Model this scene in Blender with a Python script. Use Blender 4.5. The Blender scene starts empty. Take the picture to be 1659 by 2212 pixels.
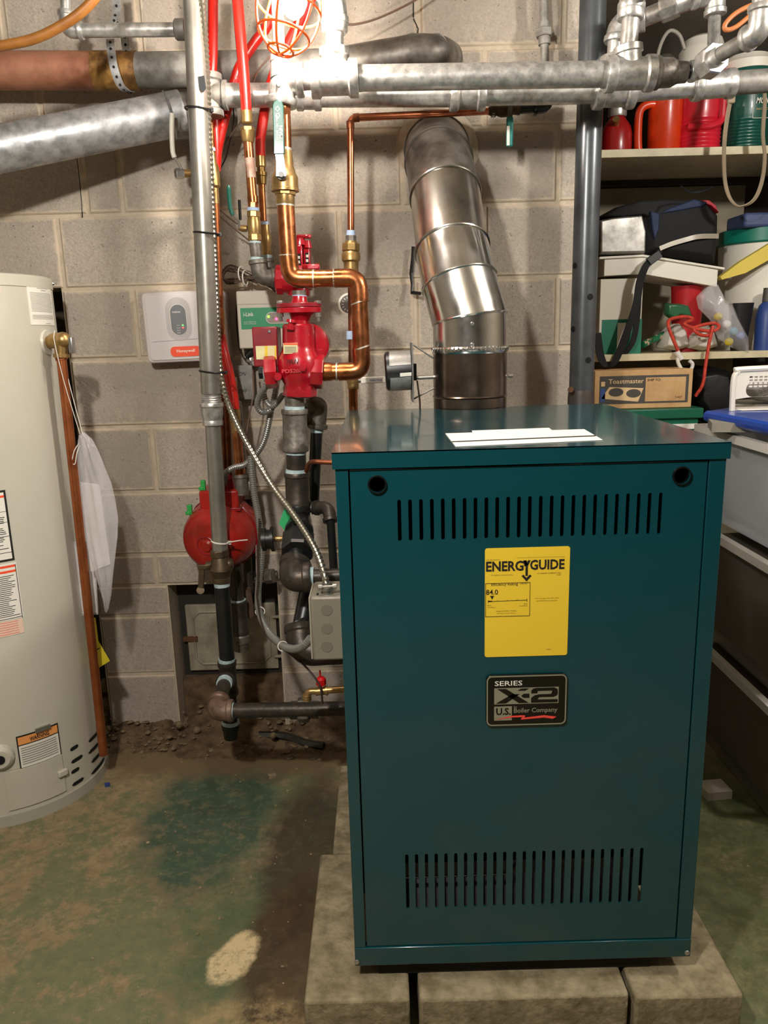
import bpy, bmesh, math, random
from mathutils import Vector, Matrix
random.seed(7)
scene = bpy.context.scene
COL = scene.collection
V = Vector
# ------------------------------------------------------------------ camera
IW, IH, FP = 1659.0, 2212.0, 1658.4
CAMH, PITCH, YAW, ROLL = 1.257, 0.2248, 0.0016, -0.0269
_f = V((math.sin(YAW)*math.cos(PITCH), math.cos(YAW)*math.cos(PITCH), -math.sin(PITCH)))
_r = _f.cross(V((0, 0, 1))).normalized(); _u = _r.cross(_f)
_c, _s = math.cos(ROLL), math.sin(ROLL)
_r, _u = _c*_r + _s*_u, -_s*_r + _c*_u
CAM = V((0, 0, CAMH))
cd = bpy.data.cameras.new('camera'); cam = bpy.data.objects.new('camera', cd); COL.objects.link(cam)
cd.sensor_fit = 'VERTICAL'; cd.sensor_height = 36.0; cd.lens = 36.0*FP/IH; cd.clip_start = 0.02; cd.clip_end = 60
cam.matrix_world = Matrix(((_r.x, _u.x, -_f.x, 0), (_r.y, _u.y, -_f.y, 0), (_r.z, _u.z, -_f.z, CAMH), (0, 0, 0, 1)))
scene.camera = cam
# ------------------------------------------------------------------ world, light, exposure
w = bpy.data.worlds.new('world'); scene.world = w; w.use_nodes = True
w.node_tree.nodes['Background'].inputs[0].default_value = (1.0, 0.82, 0.62, 1)
w.node_tree.nodes['Background'].inputs[1].default_value = 0.02
BULB_STRENGTH = 235.0                      # the bulb of the caged work light (mesh emitter)
ld = bpy.data.lights.new('room_bulb', 'POINT'); ld.energy = 43.0; ld.color = (1.0, 0.955, 0.90); ld.shadow_soft_size = 0.045
lo = bpy.data.objects.new('room_bulb', ld); COL.objects.link(lo); lo.location = (-0.42, 0.20, 2.0)
ld2 = bpy.data.lights.new('far_bulb', 'POINT'); ld2.energy = 26.0; ld2.color = (1.0, 0.955, 0.90); ld2.shadow_soft_size = 0.06
lo2 = bpy.data.objects.new('far_bulb', ld2); COL.objects.link(lo2); lo2.location = (1.45, 1.20, 2.12)
scene.view_settings.view_transform = 'Standard'; scene.view_settings.look = 'None'
scene.view_settings.exposure = 1.4; scene.view_settings.gamma = 1.0; scene.view_settings.use_curve_mapping = False

# ------------------------------------------------------------------ pixel helpers (pixel = direction, Y/Z/X plane = distance)
def ray(x, y): return _f + _r*((x-IW/2)/FP) - _u*((y-IH/2)/FP)
def U(x, y, Y): d = ray(x, y); return CAM + d*(Y/d.y)
def G(x, y, z): d = ray(x, y); return CAM + d*((z-CAMH)/d.z)
def sc(x, y, Y): return (U(x, y, Y)-CAM).dot(_f)/FP        # metres per pixel there

# ------------------------------------------------------------------ materials
def lin(h):
    h = h.lstrip('#'); o = []
    for i in (0, 2, 4):
        c = int(h[i:i+2], 16)/255
        o.append(c/12.92 if c <= .04045 else ((c+.055)/1.055)**2.4)
    return (*o, 1)
MATS = {}
def mat(name, c, rough=.5, metal=0.0, var=None, bump=None, coat=0, alpha=None, trans=0, emit=None, spec=None, rvar=None):
    """var=(scale, colour2, low, high)   bump=(scale, strength)"""
    if name in MATS: return MATS[name]
    m = bpy.data.materials.new(name); m.use_nodes = True; MATS[name] = m
    nt = m.node_tree; N = nt.nodes; L = nt.links; b = N['Principled BSDF']
    b.inputs['Base Color'].default_value = lin(c); b.inputs['Roughness'].default_value = rough; b.inputs['Metallic'].default_value = metal
    if coat: b.inputs['Coat Weight'].default_value = coat; b.inputs['Coat Roughness'].default_value = .06
    if trans: b.inputs['Transmission Weight'].default_value = trans
    if alpha is not None: b.inputs['Alpha'].default_value = alpha
    if spec is not None: b.inputs['Specular IOR Level'].default_value = spec
    if emit: b.inputs['Emission Color'].default_value = lin(emit[0]); b.inputs['Emission Strength'].default_value = emit[1]
    tc = None
    if var or bump or rvar: tc = N.new('ShaderNodeTexCoord')
    if var:
        n = N.new('ShaderNodeTexNoise'); n.inputs['Scale'].default_value = var[0]; n.inputs['Detail'].default_value = 5; n.inputs['Roughness'].default_value = .62
        L.new(tc.outputs['Object'], n.inputs['Vector'])
        r = N.new('ShaderNodeMapRange'); r.inputs[1].default_value = var[2]; r.inputs[2].default_value = var[3]
        L.new(n.outputs['Fac'], r.inputs[0])
        x = N.new('ShaderNodeMix'); x.data_type = 'RGBA'; x.inputs[6].default_value = lin(c); x.inputs[7].default_value = lin(var[1])
        L.new(r.outputs[0], x.inputs[0]); L.new(x.outputs[2], b.inputs['Base Color'])
    if rvar:
        n = N.new('ShaderNodeTexNoise'); n.inputs['Scale'].default_value = rvar[0]; n.inputs['Detail'].default_value = 4
        L.new(tc.outputs['Object'], n.inputs['Vector'])
        r = N.new('ShaderNodeMapRange'); r.inputs[1].default_value = .3; r.inputs[2].default_value = .7; r.inputs[3].default_value = rvar[1]; r.inputs[4].default_value = rvar[2]
        L.new(n.outputs['Fac'], r.inputs[0]); L.new(r.outputs[0], b.inputs['Roughness'])
    if bump:
        n = N.new('ShaderNodeTexNoise'); n.inputs['Scale'].default_value = bump[0]; n.inputs['Detail'].default_value = 6
        L.new(tc.outputs['Object'], n.inputs['Vector'])
        k = N.new('ShaderNodeBump'); k.inputs['Strength'].default_value = bump[1]; k.inputs['Distance'].default_value = .004
        L.new(n.outputs['Fac'], k.inputs['Height']); L.new(k.outputs[0], b.inputs['Normal'])
    return m
galv   = mat('galvanized steel', '#c9c7c1', .36, .7, (55, '#a3a29d', .42, .62), None, rvar=(40, .26, .46))
galvd  = mat('dull galvanized sheet', '#b2b3b3', .42, .65, (38, '#8d8f90', .4, .62), rvar=(30, .3, .55))
galvo  = mat('old grey galvanized', '#8d8a82', .6, .4, (30, '#6d6860', .4, .65))
flue   = mat('bright sheet steel', '#e2e1de', .17, 1.0, (9, '#cbc9c4', .4, .7), rvar=(14, .11, .26))
fluew  = mat('weathered flue steel', '#8d8880', .42, .8, (22, '#645e56', .38, .65), rvar=(20, .32, .55))
fluem  = mat('brown steel collar', '#8c7d70', .22, .95, (12, '#5e5047', .35, .7))
copper = mat('copper', '#c0784e', .27, .95, (24, '#8a5228', .42, .7), rvar=(30, .2, .4))
copperb= mat('bright copper', '#cf7f5a', .25, .95, (20, '#a55b3c', .4, .7))
copperd= mat('dark copper', '#8c5236', .42, .8, (26, '#5a3424', .4, .7))
brass  = mat('brass', '#b3935f', .36, .75, (40, '#8f7342', .4, .7))
solder = mat('solder ring', '#c9c2b2', .4, .6)
iron   = mat('black iron', '#3c3732', .42, .45, (35, '#5b4d40', .48, .75), (90, .2))
ironb  = mat('black painted pipe', '#1d1f20', .34, .2, (30, '#2d2b29', .45, .7))
irong  = mat('grey cast fitting', '#7a756c', .5, .5, (45, '#544c42', .4, .68), (120, .2))
ironr  = mat('rusty malleable iron', '#7a6252', .5, .3, (40, '#54402f', .4, .68), (120, .2))
tape   = mat('thread tape', '#bcd0d2', .7, 0, (90, '#8fa6ab', .4, .7))
tapeb  = mat('blue thread paste', '#a9bedb', .7)
redp   = mat('red enamel', '#b01224', .26, 0, (14, '#8e0f1d', .4, .72), (70, .12), coat=.5)
redd   = mat('dark red enamel', '#8e1422', .35, 0, (20, '#741019', .4, .7), coat=.3)
redm   = mat('worn red motor paint', '#a82018', .33, 0, (12, '#7c1a12', .45, .72), coat=.3)
pexm   = mat('red plastic tube', '#c01c12', .3, 0, coat=.2)
teal   = mat('teal enamel', '#083c43', .16, 0, None, None, coat=.4, spec=.5, rvar=(3, .14, .2))
tealdk = mat('teal enamel edge', '#0b4350', .35)
black  = mat('black void', '#040404', .9)
blackp = mat('black plastic', '#101010', .4)
rubber = mat('black rubber', '#0a0b0b', .3, coat=.3)
white  = mat('white print paper', '#e6e2d6', .6)
offw   = mat('off white plastic', '#dad5c6', .45)
beige  = mat('beige control housing', '#c8bfae', .5)
ltgrey = mat('light grey housing', '#c9c0bb', .5)
dkgrey = mat('slate panel', '#6a6d70', .4)
orange = mat('orange badge', '#f0522e', .45)
green  = mat('green badge', '#0f8a58', .45)
tealh  = mat('teal vinyl grip', '#03463a', .35, coat=.2)
greenl = mat('bright green plastic', '#2fa04a', .4)
yellow = mat('yellow label', '#dcbb30', .5)
ink    = mat('black ink', '#15110c', .7)
inkb   = mat('brown faded ink', '#6a5a1c', .8)
inkg   = mat('grey ink', '#8d887c', .8)
inkl   = mat('light ink', '#d8d4c6', .6)
silver = mat('badge silver', '#8f8d78', .45, .3)
redink = mat('red ink', '#e0463c', .5)
tankm  = mat('pale grey enamel tank', '#c7c3b4', .3, 0, (2, '#bdb8a7', .4, .7), coat=.25)
tankd  = mat('grey enamel base', '#a9a597', .45)
screwm = mat('zinc screw', '#b9b8b2', .3, .9)
boxm   = mat('stamped zinc box', '#8d8b87', .4, .7, (30, '#6f6d69', .4, .7))
jboxm  = mat('grey painted box', '#8a8474', .5, .2)
conduit= mat('flexible grey conduit', '#94948f', .38, .6)
bxm    = mat('spiral steel conduit', '#aaa596', .3, .9)
cable  = mat('tan cable sheath', '#a56c2a', .5, 0, (10, '#7d4d1c', .4, .7))
rusty  = mat('rusty copper drain', '#a8745a', .55, .3, (9, '#7c4a34', .4, .68), (50, .2))
colm   = mat('charcoal steel column', '#565a5d', .3, .4, (20, '#474a4d', .4, .7))
wirem  = mat('brown wire', '#6d5648', .5)
wired  = mat('dark wire', '#33261e', .5)
zipb   = mat('black nylon tie', '#0c0c0e', .4)
zipw   = mat('white nylon tie', '#d9d4c8', .4)
shelfm = mat('painted shelf board', '#cfc4a2', .5, 0, (18, '#b9ad8b', .4, .7))
woodd  = mat('dark brown wood', '#3b2418', .7, 0, (12, '#24150e', .4, .7))
panelm = mat('pale board', '#9d937d', .8, 0, (6, '#857b66', .4, .7))
cardb  = mat('cardboard', '#c9a271', .8, 0, (16, '#b48b5b', .4, .7))
cardi  = mat('dark printed ink', '#4a4640', .8)
bluei  = mat('blue printed ink', '#39508a', .8)
clear  = mat('cloudy clear plastic', '#c9cdd0', .28, 0, None, None, alpha=.36)
clearb = mat('shaded clear plastic', '#a39d92', .3, 0, None, None, alpha=.2)  # darker copy for the lower bins, their dimmer light put into the colour
clearw = mat('milky plastic rim', '#d9d5cc', .4, 0, None, None, alpha=.85)
bagm   = mat('clear bag film', '#ece8ea', .14, 0, None, (24, 1.0), alpha=.30, coat=.8)
bluel  = mat('blue plastic lid', '#17409a', .3, coat=.3)
brown  = mat('brown stored cloth', '#4c4132', .9, 0, (7, '#2f281e', .35, .7))
soil   = mat('dry dirt', '#6b563d', .95, 0, (26, '#43331f', .38, .66), (60, .8))
stone  = mat('pale rubble', '#9a8a6c', .9, 0, (30, '#6d5f48', .4, .7), (60, .4))
stickm = mat('dark wet wood strip', '#2b261c', .6, 0, (30, '#171510', .4, .7))

# ------------------------------------------------------------------ mesh builder
def _frame(d):
    d = d.normalized(); a = V((0, 0, 1)) if abs(d.z) < .9 else V((1, 0, 0))
    x = d.cross(a).normalized(); return x, d.cross(x).normalized()
class MB:
    def __init__(s): s.v = []; s.f = []
    def add(s, vs, fs):
        o = len(s.v); s.v += [V(p) for p in vs]; s.f += [tuple(i+o for i in q) for q in fs]; return s
    def box(s, x0, x1, y0, y1, z0, z1):
        return s.add([(x0,y0,z0),(x1,y0,z0),(x1,y1,z0),(x0,y1,z0),(x0,y0,z1),(x1,y0,z1),(x1,y1,z1),(x0,y1,z1)],
                     [(0,3,2,1),(4,5,6,7),(0,1,5,4),(1,2,6,5),(2,3,7,6),(3,0,4,7)])
    def obox(s, c, a, b, d):
        c, a, b, d = V(c), V(a), V(b), V(d)
        return s.add([c-a-b-d, c+a-b-d, c+a+b-d, c-a+b-d, c-a-b+d, c+a-b+d, c+a+b+d, c-a+b+d],
                     [(0,3,2,1),(4,5,6,7),(0,1,5,4),(1,2,6,5),(2,3,7,6),(3,0,4,7)])
    def tube(s, pts, r, n=12, cap=True):
        pts = [V(p) for p in pts]; m = len(pts); rr = r if isinstance(r, (list, tuple)) else [r]*m
        t0 = (pts[1]-pts[0]).normalized(); x, _ = _frame(t0); vs = []; fs = []
        for i in range(m):
            t = (pts[min(i+1, m-1)]-pts[max(i-1, 0)]).normalized()
            x = (x - t*x.dot(t)).normalized(); y = t.cross(x)
            for k in range(n):
                a = 2*math.pi*k/n; vs.append(pts[i] + (x*math.cos(a)+y*math.sin(a))*rr[i])
        for i in range(m-1):
            for k in range(n): fs.append((i*n+k, i*n+(k+1) % n, (i+1)*n+(k+1) % n, (i+1)*n+k))
        if cap: fs += [tuple(range(n-1, -1, -1)), tuple((m-1)*n+k for k in range(n))]
        return s.add(vs, fs)
    def lathe(s, a, b, prof, n=20, cap=True, rot=0.0):
        a, b = V(a), V(b); d = b-a; x, y = _frame(d); vs = []; fs = []
        for t, r in prof:
            for k in range(n):
                g = 2*math.pi*k/n+rot; vs.append(a+d*t+(x*math.cos(g)+y*math.sin(g))*max(r, 1e-5))
        m = len(prof)
        for i in range(m-1):
            for k in range(n): fs.append((i*n+k, i*n+(k+1) % n, (i+1)*n+(k+1) % n, (i+1)*n+k))
        if cap: fs += [tuple(range(n-1, -1, -1)), tuple((m-1)*n+k for k in range(n))]
        return s.add(vs, fs)
    def prism(s, poly, o, ex, ey, d):
        o, ex, ey, d = V(o), V(ex), V(ey), V(d); n = len(poly)
        vs = [o+ex*p[0]+ey*p[1] for p in poly]; vs += [q+d for q in vs]
        fs = [tuple(range(n-1, -1, -1)), tuple(range(n, 2*n))] + [(i, (i+1) % n, n+(i+1) % n, n+i) for i in range(n)]
        return s.add(vs, fs)
    def ball(s, c, rx, ry, rz, n=18, m=10):
        c = V(c); vs = [c+V((0, 0, -rz))]; fs = []
        for i in range(1, m):
            p = math.pi*i/m
            for k in range(n):
                a = 2*math.pi*k/n; vs.append(c+V((rx*math.sin(p)*math.cos(a), ry*math.sin(p)*math.sin(a), -rz*math.cos(p))))
        vs.append(c+V((0, 0, rz))); L = len(vs)-1
        for k in range(n): fs.append((0, 1+(k+1) % n, 1+k)); fs.append((L, 1+(m-2)*n+k, 1+(m-2)*n+(k+1) % n))
        for i in range(m-2):
            for k in range(n): fs.append((1+i*n+k, 1+i*n+(k+1) % n, 1+(i+1)*n+(k+1) % n, 1+(i+1)*n+k))
        return s.add(vs, fs)
    def build(s, name, m, parent=None, bev=0, smooth=True, ang=35, label=None):
        base = V((0, 0, 0)); q = parent
        while q is not None: base = base + q.location; q = q.parent
        me = bpy.data.meshes.new(name); me.from_pydata([p-base for p in s.v], [], s.f); me.update()
        me.materials.append(m)
        if smooth:
            me.polygons.foreach_set('use_smooth', [True]*len(me.polygons)); me.set_sharp_from_angle(angle=math.radians(ang))
        o = bpy.data.objects.new(name, me); COL.objects.link(o)
        if parent is not None: o.parent = parent
        if bev:
            k = o.modifiers.new('bevel', 'BEVEL'); k.width = bev; k.segments = 2; k.limit_method = 'ANGLE'; k.angle_limit = math.radians(40)
        if label: o['label'] = label
        return o
def tag(o, label, cat, group=None, kind=None):
    o['label'] = label; o['category'] = cat
    if group: o['group'] = group
    if kind: o['kind'] = kind
    return o
def thing(name, label, cat, loc=(0, 0, 0), group=None):
    o = bpy.data.objects.new(name, None); COL.objects.link(o); o.location = loc; o.empty_display_size = .05
    return tag(o, label, cat, group)
def struct(o): o['kind'] = 'structure'; return o
def rrect(w, h, r, n=5, c=(0, 0)):
    o = []
    for cx, cy, a0 in ((w/2-r, h/2-r, 0), (-w/2+r, h/2-r, 90), (-w/2+r, -h/2+r, 180), (w/2-r, -h/2+r, 270)):
        for i in range(n+1):
            a = math.radians(a0+90*i/n); o.append((c[0]+cx+r*math.cos(a), c[1]+cy+r*math.sin(a)))
    return o
def circ(r, n=24, c=(0, 0)): return [(c[0]+r*math.cos(2*math.pi*i/n), c[1]+r*math.sin(2*math.pi*i/n)) for i in range(n)]
def fillet(pts, rad, n=7):
    pts = [V(p) for p in pts]; out = [pts[0]]
    for i in range(1, len(pts)-1):
        a, b, c = pts[i-1], pts[i], pts[i+1]; d1 = (a-b); d2 = (c-b)
        k = min(rad, d1.length*.49, d2.length*.49); p, q = b+d1.normalized()*k, b+d2.normalized()*k
        for j in range(n+1):
            t = j/n; out.append(p*(1-t)**2+b*2*t*(1-t)+q*t*t)
    out.append(pts[-1]); return out
def crom(pts, n=8):
    pts = [V(p) for p in pts]; P = [pts[0]*2-pts[1]]+pts+[pts[-1]*2-pts[-2]]; out = []
    for i in range(1, len(P)-2):
        a, b, c, d = P[i-1:i+3]
        for j in range(n):
            t = j/n; out.append(.5*((2*b)+(c-a)*t+(2*a-5*b+4*c-d)*t*t+(3*b-a-3*c+d)*t**3))
    out.append(pts[-1]); return out
def flat(name, outer, holes, o, ex, ey, thick, m, parent=None):
    """flat sheet with real holes: 2-D curve filled, extruded, turned into a mesh; ez = ex x ey is the back-to-front normal"""
    cu = bpy.data.curves.new(name, 'CURVE'); cu.dimensions = '2D'; cu.fill_mode = 'BOTH'; cu.extrude = thick/2
    for poly in [outer]+holes:
        sp = cu.splines.new('POLY'); sp.points.add(len(poly)-1); sp.use_cyclic_u = True
        for p, q in zip(sp.points, poly): p.co = (q[0], q[1], 0, 1)
    t = bpy.data.objects.new(name, cu); COL.objects.link(t)
    me = bpy.data.meshes.new_from_object(t.evaluated_get(bpy.context.evaluated_depsgraph_get()))
    bpy.data.objects.remove(t); bpy.data.curves.remove(cu)
    ex, ey = V(ex), V(ey); ez = ex.cross(ey); o = V(o)
    base = V((0, 0, 0)); q = parent
    while q is not None: base = base+q.location; q = q.parent
    for v in me.vertices: v.co = o+ex*v.co.x+ey*v.co.y+ez*v.co.z-base
    me.materials.clear(); me.materials.append(m); me.name = name
    ob = bpy.data.objects.new(name, me); COL.objects.link(ob)
    if parent is not None: ob.parent = parent
    return ob
def text(s, o, ex, ey, w_, h_, m, parent, name='lettering', bold=0.0, shear=0.0):
    """lettering fitted into the w_ x h_ box whose lower left corner is o"""
    cu = bpy.data.curves.new(name, 'FONT'); cu.body = s; cu.size = 1; cu.extrude = .0; cu.offset = bold; cu.shear = shear; cu.resolution_u = 2
    t = bpy.data.objects.new(name, cu); COL.objects.link(t)
    me = bpy.data.meshes.new_from_object(t.evaluated_get(bpy.context.evaluated_depsgraph_get()))
    bpy.data.objects.remove(t); bpy.data.curves.remove(cu)
    xs = [v.co.x for v in me.vertices]; ys = [v.co.y for v in me.vertices]; x0, x1, y0, y1 = min(xs), max(xs), min(ys), max(ys)
    kx = w_/(x1-x0); ky = h_/(y1-y0) if h_ else kx
    ex, ey, o = V(ex), V(ey), V(o); base = V((0, 0, 0)); q = parent
    while q is not None: base = base+q.location; q = q.parent
    for v in me.vertices: v.co = o+ex*((v.co.x-x0)*kx)+ey*((v.co.y-y0)*ky)-base
    me.materials.clear(); me.materials.append(m); me.name = name
    ob = bpy.data.objects.new(name, me); COL.objects.link(ob)
    if parent is not None: ob.parent = parent
    return ob
X1, Y1, Z1 = V((1, 0, 0)), V((0, 1, 0)), V((0, 0, 1))
def PX(pts): return [U(*p) for p in pts]
def rpx(p, r): return r*sc(*p)
# part makers in pixel terms; a, b are (px, py, Y)
def seg(name, a, b, r, m, par, n=16, lab=None):
    A, B = U(*a), U(*b); q = rpx(a, r); q2 = rpx(b, r)
    return MB().lathe(A, B, [(0, q), (1, q2)], n).build(name, m, par, label=lab)
def turn(name, a, b, prof, m, par, n=20, lab=None):
    A, B = U(*a), U(*b); k = rpx(a, 1); k2 = rpx(b, 1)
    return MB().lathe(A, B, [(t, r*(k+(k2-k)*t)) for t, r in prof], n).build(name, m, par, label=lab)
def hexn(name, a, b, r, m, par, n=6, rot=.3, lab=None):
    A, B = U(*a), U(*b); k = rpx(a, r)
    return MB().lathe(A, B, [(0, k*.93), (.12, k), (.88, k), (1, k*.93)], n, rot=rot).build(name, m, par, smooth=False, label=lab)
def bend(name, pts, r, m, par, rad, n=16, cap=True):
    P = PX(pts); q = rpx(pts[0], r); return MB().tube(fillet(P, rad), q, n, cap).build(name, m, par)
def elbow(name, a, c, b, r, m, par, collar=1.18, k=.9):
    """cast elbow: bent body with a bead at each mouth"""
    A, C, B = U(*a), U(*c), U(*b); q = rpx(c, r); mb = MB()
    mb.tube(fillet([A, C, B], min((A-C).length, (B-C).length)*k, 9), q, 18)
    for e in (A, B):
        d = (C-e).normalized(); mb.lathe(e-d*.001, e+d*q*.55, [(0, q*collar*.96), (.15, q*collar), (.8, q*collar), (1, q)], 18)
    return mb.build(name, m, par)
def tee(name, a, b, c, e, r, m, par, collar=1.18, rb=None):
    """tee: run a-b, branch c(on the run)-e"""
    A, B, C, E = U(*a), U(*b), U(*c), U(*e); q = rpx(c, r); qb = rpx(c, rb) if rb else q*.9; mb = MB()
    L = (B-A).length; k = min(.3, q*.55/L)
    mb.lathe(A, B, [(0, q*collar*.97), (.02, q*collar), (k, q*collar), (k+.04, q), (1-k-.04, q), (1-k, q*collar), (.98, q*collar), (1, q*collar*.97)], 20)
    mb.lathe(C, E, [(0, qb), (.72, qb), (.76, qb*collar), (.98, qb*collar), (1, qb*collar*.97)], 18)
    return mb.build(name, m, par)
def flex(name, pts, r, m, par, pitch=.0065, amp=.16, n=10, cr=10):
    P = crom(PX(pts), cr); q = rpx(pts[len(pts)//2], r)
    L = sum((P[i+1]-P[i]).length for i in range(len(P)-1)); k = max(8, int(L/pitch*2)); out = []; i = 0; acc = 0.0
    for j in range(k+1):
        d = L*j/k
        while i < len(P)-2 and acc+(P[i+1]-P[i]).length < d: acc += (P[i+1]-P[i]).length; i += 1
        s_ = (P[i+1]-P[i]).length; out.append(P[i].lerp(P[i+1], min(1, (d-acc)/max(s_, 1e-9))))
    return MB().tube(out, [q*(1+(amp if j % 2 else -amp)) for j in range(k+1)], n).build(name, m, par)
def wire(name, pts, r, m, par=None, n=6, cr=7):
    P = crom(PX(pts), cr); return MB().tube(P, rpx(pts[0], r), n).build(name, m, par)
def pxbox(name, x0, y0, x1, y1, Ya, Yb, m, par, bev=0):
    """upright box whose front face covers that pixel rectangle at depth Ya"""
    ym = (y0+y1)/2; xm = (x0+x1)/2
    return MB().box(U(x0, ym, Ya).x, U(x1, ym, Ya).x, Ya, Yb, U(xm, y1, Ya).z, U(xm, y0, Ya).z).build(name, m, par, bev=bev)
# ------------------------------------------------------------------ surfaces of the setting
def block_mat():
    m = bpy.data.materials.new('concrete block'); m.use_nodes = True; nt = m.node_tree; N = nt.nodes; L = nt.links; b = N['Principled BSDF']
    b.inputs['Roughness'].default_value = .92; b.inputs['Specular IOR Level'].default_value = .2
    tc = N.new('ShaderNodeTexCoord'); oi = N.new('ShaderNodeObjectInfo')
    def math_(op, a, c=None):
        n = N.new('ShaderNodeMath'); n.operation = op
        for i, q in enumerate((a, c)):
            if q is None: continue
            if isinstance(q, (int, float)): n.inputs[i].default_value = q
            else: L.new(q, n.inputs[i])
        return n.outputs[0]
    def noise(scale, det=5, rough=.6):
        n = N.new('ShaderNodeTexNoise'); n.inputs['Scale'].default_value = scale; n.inputs['Detail'].default_value = det; n.inputs['Roughness'].default_value = rough
        L.new(tc.outputs['Object'], n.inputs['Vector']); return n.outputs['Fac']
    def rng(s, a, c, d=0., e=1.):
        n = N.new('ShaderNodeMapRange'); n.inputs[1].default_value = a; n.inputs[2].default_value = c; n.inputs[3].default_value = d; n.inputs[4].default_value = e
        L.new(s, n.inputs[0]); return n.outputs[0]
    def mix(f_, a, c):
        n = N.new('ShaderNodeMix'); n.data_type = 'RGBA'; L.new(f_, n.inputs[0])
        for i, q in ((6, a), (7, c)):
            if isinstance(q, tuple): n.inputs[i].default_value = q
            else: L.new(q, n.inputs[i])
        return n.outputs[2]
    big = noise(7, 4); fine = noise(170, 3, .7); pit = noise(75, 4, .75)
    c = mix(rng(big, .35, .68), lin('#a99f92'), lin('#bcb0a0'))
    c = mix(rng(fine, .35, .7), c, lin('#998f82'))
    c = mix(math_('MULTIPLY', rng(oi.outputs['Random'], 0, 1, 0, .55), 1.0), c, lin('#978d80'))
    c = mix(rng(pit, .66, .70), c, lin('#4a443c'))
    g = N.new('ShaderNodeSeparateXYZ'); L.new(tc.outputs['Generated'], g.inputs[0])
    ex = math_('MULTIPLY', math_('MINIMUM', g.outputs[0], math_('SUBTRACT', 1.0, g.outputs[0])), .40)
    ez = math_('MULTIPLY', math_('MINIMUM', g.outputs[2], math_('SUBTRACT', 1.0, g.outputs[2])), .20)
    e = math_('ADD', math_('MINIMUM', ex, ez), math_('MULTIPLY', math_('SUBTRACT', noise(26, 6, .7), .5), .028))
    c = mix(rng(e, .004, .011, 1., 0.), c, lin('#bdae99'))            # mortar smeared over the arris
    c = mix(rng(noise(3.2, 6, .72), .60, .66, 0, .55), c, lin('#b8ab95'))   # lime bloom
    L.new(c, b.inputs['Base Color'])
    k = N.new('ShaderNodeBump'); k.inputs['Strength'].default_value = .55; k.inputs['Distance'].default_value = .003
    h_ = math_('ADD', fine, math_('MULTIPLY', pit, 1.4)); L.new(h_, k.inputs['Height']); L.new(k.outputs[0], b.inputs['Normal'])
    return m
blockm = block_mat()
mortar = mat('mortar', '#bdae99', .95, 0, (30, '#ab9d88', .4, .7), (90, .4))
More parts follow.
